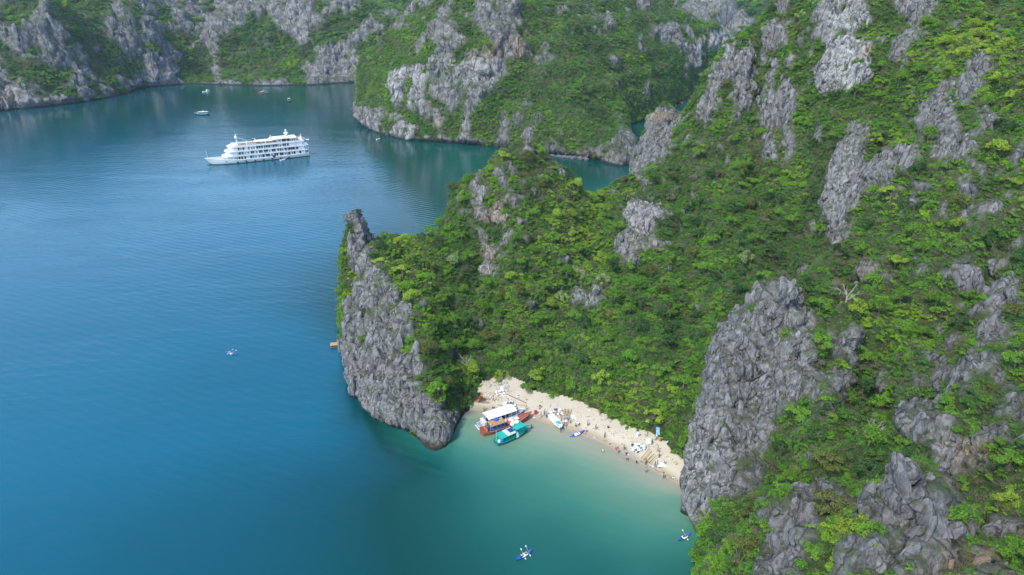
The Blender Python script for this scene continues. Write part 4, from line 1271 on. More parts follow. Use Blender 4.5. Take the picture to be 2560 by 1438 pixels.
def plant_trees(n_want):
    rng = np.random.default_rng(88)
    p, nr, vm, area = land_samples('near', 26000, rng)
    px, py, dd = to_px(p)
    i = np.clip((py / 8).astype(int), 0, 179); j = np.clip((px / 8).astype(int), 0, 319)
    ok = (px > 4) & (px < 2556) & (py > 4) & (py < 1434) & (vm > 0.92) & (dd < ZB[i, j] + 5)
    ok &= (nr @ np.array([0, -0.9, 0.45]) > 0.05)
    p, nr, px, py, dd = p[ok], nr[ok], px[ok], py[ok], dd[ok]
    size = 1.2 + 1.3 * rng.random(len(p)) ** 1.6
    order = np.argsort(-(size + 1.3 * rng.random(len(p))) / dd ** 0.55)
    t = tint_field(p, px, py, 1.0) + 0.1 * rng.normal(size=len(p))
    done, made = [], {}
    for k in order:
        if len(done) >= n_want:
            break
        q = p[k]
        if done and (np.hypot(*(np.array([d[:2] for d in done]) - q[:2]).T) < 3.6 + size[k] * 0.9).any():
            continue
        done.append(tuple(q))
        cn = 'dark green' if t[k] < 0.36 else 'bright green' if t[k] < 0.60 else 'yellow green'
        r = rng.random()
        if r < 0.12: cn = 'olive green'
        elif r < 0.16: cn = 'pale green'
        kd = ('round', 'spreading', 'ragged')[rng.integers(0, 3)]
        place = min(PLACES, key=lambda a: (a[0] - px[k]) ** 2 + (a[1] - py[k]) ** 2)[2]
        shape = {'round': 'rounded', 'spreading': 'spreading', 'ragged': 'ragged'}[kd]
        lab = f'{shape} {cn} tree {place}'
        s = size[k]
        root = thing('tree', lab, 'tree', tuple(q - np.array([0, 0, 0.15])), (rng.normal() * 0.06, rng.normal() * 0.06, rng.random() * 6.28), f'{cn} {kd} trees {place}')
        link('trunk', TRUNKS[k % 3], root, scale=(s, s, s * 1.05))
        link('crown', TREES[cn, kd], root, scale=(s, s, s * (0.85 + 0.35 * rng.random())))
        made.setdefault(lab, []).append((px[k], root))
    ordn = ['leftmost', 'second from left', 'third from left', 'fourth from left', 'fifth from left', 'sixth from left', 'seventh from left', 'eighth from left']
    for lab, lst in made.items():
        if len(lst) > 1:
            lst.sort(key=lambda a: a[0])
            for i, (_, o) in enumerate(lst):
                o['label'] = ('rightmost ' if i == len(lst) - 1 else ordn[min(i, 7)] + ' ') + lab
    print('trees', len(done))
plant_trees(285)
def land_z(x, y):
    co = LANDS['near'][1]
    d = (co[:, 0] - x) ** 2 + (co[:, 1] - y) ** 2
    k = np.argsort(d)[:6]
    return float(co[k, 2].max())
def bare_tree(u, v, yy, h, label, seed):
    rg = np.random.default_rng(seed)
    x, y, z = P(u, v, yy)
    root = thing('bare_tree', label, 'dead tree', (x, y, land_z(x, y) - 0.3))
    mb = MB()
    mb.tube([(0, 0, 0), (0.1, 0, h * 0.25), (-0.05, 0.1, h * 0.45)], [0.2, 0.15, 0.11], BARE)
    mb.obj('trunk', root)
    for k in range(7):
        a = rg.random() * 6.28
        l = h * (0.5 + 0.4 * rg.random())
        el = 0.5 + 0.5 * rg.random()
        d = Vector((math.cos(a) * math.cos(el), math.sin(a) * math.cos(el), math.sin(el)))
        s = Vector((0, 0, h * (0.15 + 0.3 * rg.random())))
        m = MB()
        m.tube([s, s + d * l * 0.45 + Vector((0, 0, 0.1)), s + d * l], [0.09, 0.06, 0.02], BARE, 5)
        for q in range(3):
            b = s + d * l * (0.4 + 0.18 * q)
            e = b + (d + Vector(rg.normal(size=3)) * 0.6).normalized() * l * 0.4
            m.tube([b, e], [0.04, 0.012], BARE, 4)
        m.obj('branch', root)
bare_tree(2103, 808, 137, 5.0, 'leafless bleached tree forking above the grey bluff', 1)
bare_tree(1165, 882, 164, 4.0, 'leafless pale tree leaning on the headland slope above the beach', 2)
bare_tree(2185, 1085, 107, 3.5, 'leafless grey tree lying in the ravine behind the foreground crags', 4)
# the windswept tree on the headland pinnacle
x, y, z = P(893, 562, 214)
root = thing('windswept_tree', 'flat-topped dark windswept tree on the tip of the headland pinnacle', 'tree', (x + 0.1, y - 0.3, land_z(x, y) - 1.3))
link('trunk', TRUNKS[0], root, scale=(1.7, 1.7, 1.6))
rg = np.random.default_rng(9)
c, r = [(0.2, 0, 0.9), (1.1, 0.1, 0.8), (-0.9, 0.1, 0.6), (1.7, -0.2, 0.45)], [0.55, 0.5, 0.42, 0.35]
V, F = leaves(c, r, 620, 0.12, rg, 0.35, 0.3)
link('crown', mesh_from('crown', V, F, [TREE_MAT['dark green']]), root, loc=(0, 0, 1.0), scale=(1.15, 1.15, 1.15))
# ================================================================== VESSELS
WHITE = paint('white_paint', (0.80, 0.80, 0.78), 0.45, var=0.05, scale=0.6)
CREAM = paint('cream_paint', (0.66, 0.63, 0.54), 0.6, var=0.08)
GLASS = paint('dark_glass', (0.03, 0.035, 0.045), 0.12, var=0.2)
DARK = paint('dark_rubber', (0.03, 0.03, 0.03), 0.8)
GREY = paint('grey_deck', (0.25, 0.26, 0.28), 0.75, var=0.15)
LGREY = paint('light_grey_paint', (0.50, 0.51, 0.52), 0.6)
BROWNF = paint('brown_wicker', (0.24, 0.12, 0.06), 0.8, var=0.3)
TEAK = paint('teak_deck', (0.42, 0.31, 0.20), 0.7, var=0.2)
STEEL = paint('steel', (0.55, 0.56, 0.57), 0.4, 0.6)
ORANGE = paint('orange_plastic', (0.80, 0.24, 0.03), 0.5)
REDP = paint('red_paint', (0.50, 0.04, 0.03), 0.55)
RUST = paint('red_brown_hull', (0.30, 0.07, 0.045), 0.7, var=0.3)
BLUE = paint('blue_plastic', (0.02, 0.10, 0.45), 0.4)
NAVY = paint('navy_paint', (0.02, 0.035, 0.14), 0.5)
BLUEP = paint('faded_blue_paint', (0.06, 0.16, 0.30), 0.7, var=0.25)
TEAL = paint('teal_paint', (0.01, 0.36, 0.27), 0.5, var=0.12)
TEALD = paint('dark_teal_hull', (0.01, 0.13, 0.13), 0.55, var=0.2)
WOOD = paint('weathered_wood', (0.34, 0.22, 0.12), 0.85, var=0.3)
BAMBOO = paint('bamboo', (0.46, 0.34, 0.18), 0.7, var=0.3)
DBAM = paint('dark_bamboo', (0.20, 0.14, 0.09), 0.8, var=0.3)
WATERLINE = paint('fouled_boot_stripe', (0.06, 0.09, 0.07), 0.8)
TARP = paint('white_tarpaulin', (0.78, 0.79, 0.80), 0.6, var=0.06, scale=1.0)

def loft(stations):
    """stations: list of point rings (same length, open or closed along the hull)"""
    n = len(stations[0])
    V = [p for s in stations for p in s]
    F = []
    for i in range(len(stations) - 1):
        for k in range(n - 1):
            F.append((i * n + k, (i + 1) * n + k, (i + 1) * n + k + 1, i * n + k + 1))
    return V, F
def hull_shape(L, B, free, bow_rise, stern_rise=0.0, draft=0.5, full=0.75, bow_rake=0.10, stern_w=0.7, nst=16):
    """boat hull, +x towards the bow, waterline at z = 0; returns shell, deck and rail outline"""
    st, rail = [], []
    for i in range(nst + 1):
        t = i / nst
        x = -L / 2 + L * t
        w = 1.0
        if t > full:
            w = math.cos((t - full) / (1 - full) * math.pi / 2) ** 0.7
        if t < 0.25:
            w = stern_w + (1 - stern_w) * math.sin(t / 0.25 * math.pi / 2)
        hb = B / 2 * max(w, 0.012)
        top = free + bow_rise * max(0, (t - 0.5) / 0.5) ** 2.2 + stern_rise * max(0, (0.3 - t) / 0.3) ** 2
        rake = L * bow_rake * max(0, (t - 0.7) / 0.3) ** 2
        ring = []
        for a, zz, ff in ((1.0, top, 1.0), (0.97, top * 0.55, 0.55), (0.86, 0.0, 0.0), (0.5, -draft * 0.8, -0.4), (0.0, -draft, -0.5)):
            ring.append((x + rake * ff, hb * a, zz))
        ring += [(px_, -py_, pz_) for px_, py_, pz_ in ring[-2::-1]]
        st.append(ring)
        rail.append((x + rake, hb, top))
    V, F = loft(st)
    n = len(st[0])
    F.append(tuple(range(n)))                                       # transom
    deck = [(p[0], p[1] * 0.97, p[2] - 0.18) for p in rail]
    DV = [q for p in deck for q in (p, (p[0], -p[1], p[2]))]
    DF = [(2 * i, 2 * i + 1, 2 * i + 3, 2 * i + 2) for i in range(len(deck) - 1)]
    return (V, F), (DV, DF), rail
def gunwale(mb, rail, m, w=0.06, seg=4):
    for sgn in (1, -1):
        mb.tube([(x, y * sgn, z + 0.02) for x, y, z in rail], w, m, seg)
def heading(p_stern, p_bow, z=0.0):
    a, b = Vector(p_stern), Vector(p_bow)
    return ((a.x + b.x) / 2, (a.y + b.y) / 2, z), (0, 0, math.atan2(b.y - a.y, b.x - a.x))

# ---- cruise ship
def cruise_ship():
    a, b = W(772, 386), W(527, 411)
    loc, rot = heading(a, b)
    L = (a - b).length
    k = L / 59.0
    r = thing('cruise_ship', 'large white four-deck cruise ship with masts and sun deck lying in the bay', 'ship', loc, rot)
    B = 11.5
    sh, dk, rail = hull_shape(58, B, 2.0, 1.9, 0.3, 1.8, 0.72, 0.055, 0.86, 24)
    mb = MB(); mb.add(sh, WHITE); o = mb.obj('hull', r, smooth=False)
    mb = MB(); mb.add(dk, LGREY); mb.obj('main_deck', r)
    # boot stripe just proud of the plating
    sh2, _, rl2 = hull_shape(58.08, B + 0.08, 0.32, 0.1, 0, 1.7, 0.72, 0.055, 0.86, 24)
    mb = MB(); mb.add(sh2, WATERLINE); mb.obj('boot_stripe', r)
    mb = MB(); gunwale(mb, rail, WHITE, 0.16)
    mb.obj('bulwark_rail', r)
    # stacked deck houses, stepped back at the bow, rounded fronts
    def house(x0, x1, hw, z0, z1, name, front=2.2, mat=WHITE):
        out = [(x0, -hw), (x1 - front, -hw)]
        for q in range(1, 8):
            w_ = -math.pi / 2 + math.pi * q / 8
            out.append((x1 - front + front * math.cos(w_), hw * math.sin(w_)))
        out += [(x1 - front, hw), (x0, hw)]
        n = len(out)
        V = [(x, y, z0) for x, y in out] + [(x, y, z1) for x, y in out]
        F = [(i, (i + 1) % n, n + (i + 1) % n, n + i) for i in range(n)] + [tuple(range(n))[::-1], tuple(range(n, 2 * n))]
        m_ = MB(); m_.add((V, F), mat)
        return m_.obj(name, r)
    decks = [(-26.8, 21.0, 4.75, 1.85, 4.3), (-26.4, 19.2, 4.75, 4.55, 7.0), (-25.5, 17.4, 4.6, 7.25, 9.7)]
    for i, (x0, x1, hw, z0, z1) in enumerate(decks):
        house(x0, x1, hw, z0, z1, 'deck_house')
        house(x0 - 1.2, x1 + 1.6, hw + 0.95, z1, z1 + 0.25, 'deck_slab', 3.2)
    # solid white balustrade rim of each slab and open rail above it
    for (x0, x1, hw, z0, z1) in decks:
        m_ = MB()
        for s in (1, -1):
            m_.box(x0 - 1.2, x1 - 1.4, s * (hw + 0.93) - 0.03, s * (hw + 0.93) + 0.03, z1 + 0.25, z1 + (0.62 if z1 < 9 else 0.95), WHITE)
            for q in range(int((x1 - x0) / 1.5)):
                xx = x0 - 1.0 + q * 1.5
                m_.box(xx, xx + 0.06, s * (hw + 0.93) - 0.04, s * (hw + 0.93) + 0.04, z1 + 0.6, z1 + 1.2, WHITE)
            m_.box(x0 - 1.2, x1 - 1.4, s * (hw + 0.93) - 0.035, s * (hw + 0.93) + 0.035, z1 + 1.17, z1 + 1.23, WHITE)
        m_.obj('railing', r)
    # columns of the side galleries
    m_ = MB()
    for (x0, x1, hw, z0, z1) in decks:
        for q in range(9):
            xx = x0 + 0.5 + q * (x1 - x0 - 6) / 8
            for s in (1, -1):
                m_.box(xx, xx + 0.28, s * (hw + 0.72), s * (hw + 0.86) if s > 0 else s * (hw + 0.86) + 0.0, z0 + 0.05, z1, WHITE) if s > 0 else m_.box(xx, xx + 0.28, -(hw + 0.86), -(hw + 0.72), z0 + 0.05, z1, WHITE)
    m_.obj('gallery_columns', r)
    # windows, both sides, one object each
    wm = MB(); wm.box(-0.55, 0.55, -0.05, 0.05, -0.1, 1.5, GLASS); wm = wm.mesh('window')
    ws = MB(); ws.box(-0.33, 0.33, -0.05, 0.05, 0, 1.1, GLASS); ws = ws.mesh('window')
    wd = MB(); wd.box(-1.1, 1.1, -0.05, 0.05, 0, 1.7, GLASS); wd = wd.mesh('window')
    rows = [
     (1.85, [(15.6, ws), (14.4, ws), (13.0, wm), (11.4, wm), (9.7, wm), (6.2, wm), (5.0, wm), (3.4, ws), (1.4, ws), (0.0, wm), (-1.2, wm), (-3.2, wm), (-4.4, wm), (-6.2, ws), (-8.2, wm), (-9.5, wm), (-11.4, wm), (-12.6, wm), (-14.2, ws), (-16.2, wd), (-18.6, ws), (-20.0, wm), (-23.5, wm)]),
     (4.55, [(13.7, ws), (12.4, wm), (10.8, wm), (9.0, ws), (7.5, ws), (5.4, wm), (4.2, wm), (2.6, ws), (0.6, wm), (-0.6, wm), (-2.4, wm), (-3.6, wm), (-5.2, ws), (-7.0, wm), (-8.2, wm), (-10.4, wm), (-11.6, wm), (-13.0, ws), (-14.8, wm), (-16.0, wm), (-17.2, wm), (-18.4, wm), (-19.6, wm), (-20.8, wm), (-22.0, wm)]),
     (7.25, [(12.6, wm), (11.5, ws), (9.9, wm), (7.0, wm), (5.0, ws), (3.8, ws), (1.8, wm), (0.4, wm), (-1.0, wm), (-2.4, wm), (-3.8, wm), (-5.2, wm), (-6.6, wm), (-8.0, wm), (-9.4, wm), (-10.8, wm), (-12.0, ws), (-14.0, wm), (-15.3, wm), (-16.6, wm)])]
    for (z, lst), (x0, x1, hw, z0, z1) in zip(rows, decks):
        for s in (1, -1):
            for xx, m in lst:
                link('window', m, r, loc=(xx, s * (hw + 0.02), z + 0.55 if m is not wd else z + 0.25))
    # front windows of the bridge
    for q in range(5):
        w_ = -0.9 + 0.45 * q
        link('window', wm, r, loc=(14.0 + 2.2 * math.cos(w_) + 0.02, 4.6 * math.sin(w_), 7.9), rot=(0, 0, w_ + math.pi / 2))
    # top deck: teak floor, aft hall with sloped roof, awning, loungers
    m_ = MB(); m_.box(-25, 13.5, -5.2, 5.2, 9.955, 9.99, TEAK); m_.obj('sun_deck', r)
    m_ = MB()
    m_.box(-22.5, -9, -4.5, 4.5, 12.3, 12.55, WHITE)
    m_.add(([(-9, -4.5, 12.3), (-9, 4.5, 12.3), (-6.2, 4.2, 11.5), (-6.2, -4.2, 11.5), (-9, -4.5, 12.55), (-9, 4.5, 12.55), (-6.2, 4.2, 11.7), (-6.2, -4.2, 11.7)],
            [(0, 3, 2, 1), (4, 5, 6, 7), (0, 1, 5, 4), (1, 2, 6, 5), (2, 3, 7, 6), (3, 0, 4, 7)]), WHITE)
    m_.obj('canopy_roof', r)
    m_ = MB()
    for q in range(6):
        for s in (1, -1):
            xx = -22 + q * 2.9
            m_.box(xx, xx + 0.2, s * 4.2 - 0.1, s * 4.2 + 0.1, 9.99, 12.3, WHITE)
    for s in (1, -1):                                                 # sloped glazing frames of the hall
        m_.tube([(-9, s * 4.35, 12.3), (-12.5, s * 4.35, 10.0)], 0.16, WHITE, 4)
    m_.obj('canopy_frame', r)
    m_ = MB(); m_.box(-18, -13.5, -3.2, 3.2, 10.0, 12.25, GLASS); m_.box(-13.4, -12.9, -3.4, 3.4, 10.0, 12.25, WHITE); m_.obj('bar_hall', r)
    m_ = MB(); m_.box(-6.0, 2.5, -2.8, 2.8, 11.6, 11.72, TARP)
    for xx in (-5.8, -1.8, 2.3):
        for s in (1, -1): m_.tube([(xx, s * 2.7, 9.99), (xx, s * 2.7, 11.6)], 0.06, WHITE, 4)
    m_.obj('awning', r)
    lm = MB(); lm.box(-0.9, 0.5, -0.3, 0.3, 0.25, 0.4, BROWNF)
    lm.add(([(-0.9, -0.3, 0.3), (-0.9, 0.3, 0.3), (-1.4, 0.3, 0.8), (-1.4, -0.3, 0.8), (-0.9, -0.3, 0.4), (-0.9, 0.3, 0.4), (-1.4, 0.3, 0.9), (-1.4, -0.3, 0.9)], [(0, 3, 2, 1), (4, 5, 6, 7), (0, 1, 5, 4), (2, 3, 7, 6), (1, 2, 6, 5), (3, 0, 4, 7)]), BROWNF)
    lm = lm.mesh('sun_lounger')
    for q in range(11):
        for s in (1, -1):
            o = link('sun_lounger', lm, loc=Matrix.Translation(loc) @ Matrix.Rotation(rot[2], 4, 'Z') @ Vector((12.2 - q * 1.25, s * 3.9, 9.99)), rot=(0, 0, rot[2] + s * math.pi / 2))
            tag(o, 'brown lounger in the row along the port rail of the cruise ship' if s > 0 else 'brown lounger in the row along the far rail of the cruise ship', 'lounger', 'loungers on the port side' if s > 0 else 'loungers on the far side')
    um = MB(); um.lathe([(0.02, 0), (0.02, 2.1)], WHITE, 5); um.lathe([(1.5, 2.0), (0.8, 2.35), (0.05, 2.6)], ORANGE, 8); um = um.mesh('parasol')
    for q, (xx, yy) in enumerate(((-21, 0.5), (-23.8, 2.5))):
        o = link('parasol', um, loc=Matrix.Translation(loc) @ Matrix.Rotation(rot[2], 4, 'Z') @ Vector((xx, yy, 9.99 if q else 9.99)))
        tag(o, 'orange parasol at the open stern of the cruise ship' if q else 'orange parasol under the canopy edge of the cruise ship', 'parasol')
    # masts
    m_ = MB()
    m_.tube([(12.6, 0, 9.9), (12.9, 0, 17.0)], [0.35, 0.16], WHITE, 8)
    m_.box(12.2, 13.6, -0.9, 0.9, 14.4, 14.55, WHITE)
    m_.lathe([(0.45, 14.6), (0.75, 14.8), (0.75, 15.5), (0.4, 15.8)], WHITE, 10, None, 12.9, 0)
    m_.tube([(12.9, 0, 15.6), (12.9, 0, 18.6)], 0.05, STEEL, 5)
    m_.tube([(12.0, -1.4, 16.6), (12.0, 1.4, 16.6)], 0.06, WHITE, 5)
    m_.tube([(11.4, 0, 10.0), (12.7, 0, 14.4)], 0.08, WHITE, 5)
    m_.obj('foremast', r)
    m_ = MB()
    m_.lathe([(1.0, 12.5), (0.8, 14.2), (1.35, 14.5), (1.35, 15.3), (0.9, 15.5)], WHITE, 12, None, -17, 0)
    m_.lathe([(0.95, 13.0), (0.9, 13.6)], LGREY, 12, None, -17, 0)
    m_.tube([(-17, 0, 15.4), (-17, 0, 17.2)], 0.16, WHITE, 6)
    m_.lathe([(0.2, 16.2), (0.6, 16.4), (0.55, 16.9), (0.15, 17.1)], WHITE, 8, None, -17, 0)
    m_.obj('funnel', r)
    for q, (xx, h) in enumerate(((7.5, 13.4), (1.6, 12.8), (-3.6, 13.3), (-7.8, 13.8), (-20.6, 13.9), (-26.5, 13.0))):
        m_ = MB(); m_.tube([(xx, 3.2 * (-1) ** q, 9.9), (xx, 3.2 * (-1) ** q, h)], [0.28, 0.14], WHITE, 6); m_.obj('light_pole', r)
    m_ = MB()
    for s_, e in (((12.9, 0, 15.0), (7.5, 3.2, 13.3)), ((7.5, 3.2, 13.3), (1.6, -3.2, 12.7)), ((12.9, 0, 15.0), (7.5, -2, 11.5))):
        m_.tube([s_, e], 0.05, WHITE, 4)
    m_.obj('rigging', r)
    m_ = MB(); m_.tube([(30.4, 0, 3.6), (31.0, 0, 8.8)], [0.1, 0.05], WHITE, 6); m_.obj('bow_staff', r)
    for q in range(7):
        m_ = MB(); m_.lathe([(0.42, -0.13), (0.55, 0), (0.42, 0.13)], DARK, 10, Matrix.Translation((14.5 - 5.1 * q, 5.62 if q < 6 else 5.5, 0.75)) @ Matrix.Rotation(math.pi / 2, 4, 'X')); m_.obj('tyre_fender', r)
    m_ = MB(); m_.lathe([(0.5, -0.16), (0.85, 0), (0.5, 0.16)], DARK, 12, Matrix.Translation((-7.2, 5.9, 2.2)) @ Matrix.Rotation(math.pi / 2, 4, 'X')); m_.obj('life_ring', r)
    m_ = MB(); m_.box(19.2, 21.6, 4.6, 4.75, 1.5, 1.75, GLASS); m_.box(9, 11, 5.66, 5.74, 1.3, 1.45, GLASS); m_.obj('scupper', r)
    # stern terrace, stair and davit arm
    m_ = MB(); m_.box(-29.2, -26.2, -4.2, 4.2, 4.3, 4.45, WHITE); m_.box(-29.2, -26.2, -4.0, 4.0, 6.95, 7.1, WHITE)
    for zz in (1.8, 4.45):
        for s in (1, -1): m_.box(-29.1, -28.9, s * 4 - 0.1, s * 4 + 0.1, zz, zz + 2.5, WHITE)
    m_.obj('stern_terrace', r)
    m_ = MB()
    for s in (2.0, 3.6):
        m_.tube([(-24.5, s, 13.0), (-28.6, s, 10.2)], 0.14, WHITE, 5)
    for q in range(6):
        m_.box(-25.2 - q * 0.68, -25.0 - q * 0.68, 2.0, 3.6, 12.5 - q * 0.46, 12.58 - q * 0.46, WHITE)
    m_.box(-30.2, -28.4, 1.8, 3.8, 10.1, 10.25, WHITE)
    m_.obj('stair', r)
    m_ = MB(); m_.lathe([(0.5, 0.3), (0.62, 0.7), (0.4, 1.2)], DARK, 8, Matrix.Translation((-29.3, 2.5, 0.6))); m_.obj('outboard', r)
    r.scale = (k, k, k)
cruise_ship()

# ---- small craft
def paddle(root_m, p0, p1, parent, name='paddle'):
    mb = MB()
    a, b = Vector(p0), Vector(p1)
    d = (b - a).normalized()
    mb.tube([a, b], 0.018, LGREY, 5)
    side = d.cross(Vector((0.2, 0.3, 1))).normalized()
    for e, s in ((a, -1), (b, 1)):
        q = e + d * s * 0.02
        V = [q - side * 0.04, q + side * 0.04, q + side * 0.10 + d * s * 0.22, q + side * 0.05 + d * s * 0.42, q - side * 0.05 + d * s * 0.42, q - side * 0.10 + d * s * 0.22]
        n = d.cross(side) * 0.012
        V2 = [v + n for v in V] + [v - n for v in V]
        F = [tuple(range(6)), tuple(range(11, 5, -1))] + [(i, 6 + i, 6 + (i + 1) % 6, (i + 1) % 6) for i in range(6)]
        mb.add((V2, F), WHITE)
    return mb.obj(name, parent)
def kayak(name, label, loc, rz, m1, m2, L=4.2, B=0.85, tilt=(0, 0)):
    r = thing(name, label, 'kayak', loc, (tilt[0], tilt[1], rz))
    st, stt = [], []
    n = 18
    for i in range(n + 1):
        t = i / n
        x = -L / 2 + L * t
        w = max(math.sin(math.pi * t), 0.0) ** 0.65
        hb = B / 2 * max(w, 0.02)
        up = 0.16 * abs(2 * t - 1) ** 3
        st.append([(x, hb, 0.20 + up), (x, hb * 0.95, 0.08 + up), (x, hb * 0.6, -0.06 + up), (x, 0, -0.10 + up), (x, -hb * 0.6, -0.06 + up), (x, -hb * 0.95, 0.08 + up), (x, -hb, 0.20 + up)])
        cw = hb * 0.72
        dip = 0.0
        for c0 in (-0.62, 0.55):
            dip = max(dip, math.exp(-((x - c0) / 0.42) ** 4))
        zc = 0.26 + up + 0.04 * w - 0.16 * dip
        stt.append([(x, hb, 0.20 + up), (x, cw, 0.27 + up), (x, cw * 0.5, zc), (x, 0, zc), (x, -cw * 0.5, zc), (x, -cw, 0.27 + up), (x, -hb, 0.20 + up)])
    mb = MB(); V, F = loft(st); mb.add((V, F), m1)
    V, F = loft(stt)
    mats = [m2 if 0.30 < (f[0] // 7) / n < 0.66 else m1 for f in F]
    for f, m in zip(F, mats):
        pass
    o = len(mb.V); mb.V += [Vector(v) for v in V]
    for f, m in zip(F, mats):
        mb.F.append(tuple(o + i for i in f[::-1])); mb.M.append(mb.mi(m))
    mb.obj('hull', r, smooth=True)
    for c0 in (-0.85, 0.3):
        s = MB(); s.box(c0 - 0.08, c0, -0.22, 0.22, 0.18, 0.52, DARK if m2 is not m1 else m1); s.obj('seat_back', r)
    return r
def fishing_boat(name, label, p0, p1, cfg, cat='boat', group=None):
    loc, rot = heading(p0, p1)
    L = (Vector(p0[:2]) - Vector(p1[:2])).length
    r = thing(name, label, cat, loc, rot)
    B = cfg.get('B', L * 0.3)
    sh, dk, rail = hull_shape(L, B, cfg.get('free', 0.7), cfg.get('rise', 0.9), cfg.get('srise', 0.3), 0.4, 0.55, 0.08, 0.7)
    mb = MB(); mb.add(sh, cfg['hull']); mb.obj('hull', r)
    mb = MB(); mb.add(dk, cfg['deck']); mb.obj('deck', r)
    mb = MB(); gunwale(mb, rail, cfg['rail'], 0.07); mb.obj('gunwale', r)
    return r, L, B
def cabin(r, x0, x1, hw, z0, z1, wall, roof, over=0.25, n=3, win=GLASS, roof_t=0.1):
    c = MB(); c.box(x0, x1, -hw, hw, z0, z1, wall); o = c.obj('cabin', r)
    q = MB(); q.box(x0 - over, x1 + over, -hw - over, hw + over, z1 + 0.003, z1 + roof_t, roof); q.obj('roof', r)
    w = (x1 - x0) / (n * 1.5 + 0.5)
    for i in range(n):
        for s in (1, -1):
            m = MB(); xx = x0 + w * (0.5 + 1.5 * i)
            yy = s * (hw + 0.01)
            m.box(xx, xx + w, yy - 0.02, yy + 0.02, z0 + (z1 - z0) * 0.45, z0 + (z1 - z0) * 0.85, win)
            m.obj('window', o)
    return o

# far boats in the bay
r, L, B = fishing_boat('fishing_boat', 'green and white wooden fishing boat left of and beyond the cruise ship', W(523, 287), W(489, 288), dict(hull=NAVY, deck=CREAM, rail=CREAM, free=0.9, rise=1.2, srise=0.5, B=3.4))
cabin(r, -4.4, 3.0, 1.25, 0.75, 2.6, TEAL, CREAM, 0.45, 6)
m = MB(); m.box(-1.8, -0.4, -0.6, 0.6, 2.72, 3.3, WHITE); m.obj('wheelhouse', r)
m = MB(); m.tube([(4.0, 0, 1.2), (4.0, 0, 4.6)], 0.07, WOOD, 5); m.obj('mast', r)
r, L, B = fishing_boat('motor_skiff', 'small white skiff with a boxy cabin near the far cliffs, leftmost of the distant boats', W(507, 231), W(524, 229), dict(hull=WHITE, deck=WHITE, rail=WHITE, free=0.6, rise=0.5, B=2.2))
cabin(r, 0.4, 2.6, 0.8, 0.5, 2.0, WHITE, WHITE, 0.2, 2)
r, L, B = fishing_boat('fishing_boat', 'wooden fishing boat with red and white cabins below the far cliffs', W(669, 233), W(648, 236), dict(hull=WOOD, deck=GREY, rail=CREAM, free=0.9, rise=1.4, srise=0.6, B=3.2))
cabin(r, -3.2, -0.6, 1.1, 0.8, 2.8, LGREY, TEAL, 0.3, 2)
cabin(r, 0.0, 2.6, 1.1, 0.8, 2.3, REDP, CREAM, 0.3, 2)
m = MB(); m.tube([(-3.8, 0, 1.2), (-3.8, 0, 5.0)], 0.08, WOOD, 5); m.tube([(-0.3, 0, 1), (-0.3, 0, 4.4)], 0.07, WHITE, 5); m.tube([(3.0, 0, 1.2), (3.8, 0, 3.4)], 0.06, WOOD, 5); m.obj('mast', r)
r, L, B = fishing_boat('fishing_boat', 'small dark boat seen end-on, rightmost of the distant boats', W(724, 256), W(722, 250), dict(hull=DARK, deck=GREY, rail=LGREY, free=0.8, rise=0.7, B=2.6))
r.rotation_euler.z = math.radians(-70)
cabin(r, -1.6, 1.6, 0.9, 0.7, 2.4, DARK, LGREY, 0.2, 2)
m = MB(); m.tube([(0, 0.5, 2.4), (0, 0.5, 4.4)], 0.07, LGREY, 5); m.tube([(-1, -0.5, 2.4), (-1, -0.5, 4.0)], 0.07, LGREY, 5); m.obj('mast', r)
r, L, B = fishing_boat('dinghy', 'small white dinghy floating beside the port side of the cruise ship', W(700, 402), W(713, 400), dict(hull=WHITE, deck=GREY, rail=WHITE, free=0.45, rise=0.3, B=1.5))
m = MB(); m.box(0.3, 0.6, -0.5, 0.5, 0.3, 0.75, WHITE); m.box(-1.2, -0.9, -0.2, 0.2, 0.3, 0.9, DARK); m.obj('thwart', r)
r, L, B = fishing_boat('dinghy', 'tiny white dinghy on the dark water under the middle island cliff', W(941, 350), W(950, 348), dict(hull=WHITE, deck=GREY, rail=WHITE, free=0.4, rise=0.3, B=1.0))
m = MB(); m.box(-0.3, 0.1, -0.4, 0.4, 0.3, 0.7, ORANGE); m.obj('thwart', r)

# ---- boats drawn up at the beach
def post(mb, x, y, z0, z1, m, w=0.05):
    mb.box(x - w, x + w, y - w, y + w, z0, z1, m)
# passenger boat with the long white canopy
r, L, B = fishing_boat('passenger_boat', 'grey passenger boat with a long white canopy, farthest of three at the beach', (-8.4, 143.6), (2.4, 149.8), dict(hull=LGREY, deck=GREY, rail=WHITE, free=0.8, rise=0.7, srise=0.1, B=3.4), 'boat')
m = MB(); n_ = 8
V, F = [], []
for i in range(2):
    for k_ in range(n_ + 1):
        w_ = -1 + 2 * k_ / n_
        V.append(((-4.3, 4.0)[i], w_ * 1.75, 3.25 - 0.28 * w_ * w_))
V += [(x_, y_, z_ - 0.09) for x_, y_, z_ in V[:]]
o_ = 2 * (n_ + 1)
for k_ in range(n_):
    F.append((k_, n_ + 1 + k_, n_ + 2 + k_, k_ + 1)); F.append((o_ + k_, o_ + k_ + 1, o_ + n_ + 2 + k_, o_ + n_ + 1 + k_))
    F.append((k_, k_ + 1, o_ + k_ + 1, o_ + k_)); F.append((n_ + 1 + k_, o_ + n_ + 1 + k_, o_ + n_ + 2 + k_, n_ + 2 + k_))
F.append((0, o_, o_ + n_ + 1, n_ + 1)); F.append((n_, 2 * n_ + 1, o_ + 2 * n_ + 1, o_ + n_))
m.add((V, F), TARP); m.obj('canopy', r)
m = MB()
for q in range(6):
    for s in (1, -1): post(m, -4.1 + q * 1.6, s * 1.6, 0.7, 3.0, WHITE, 0.035)
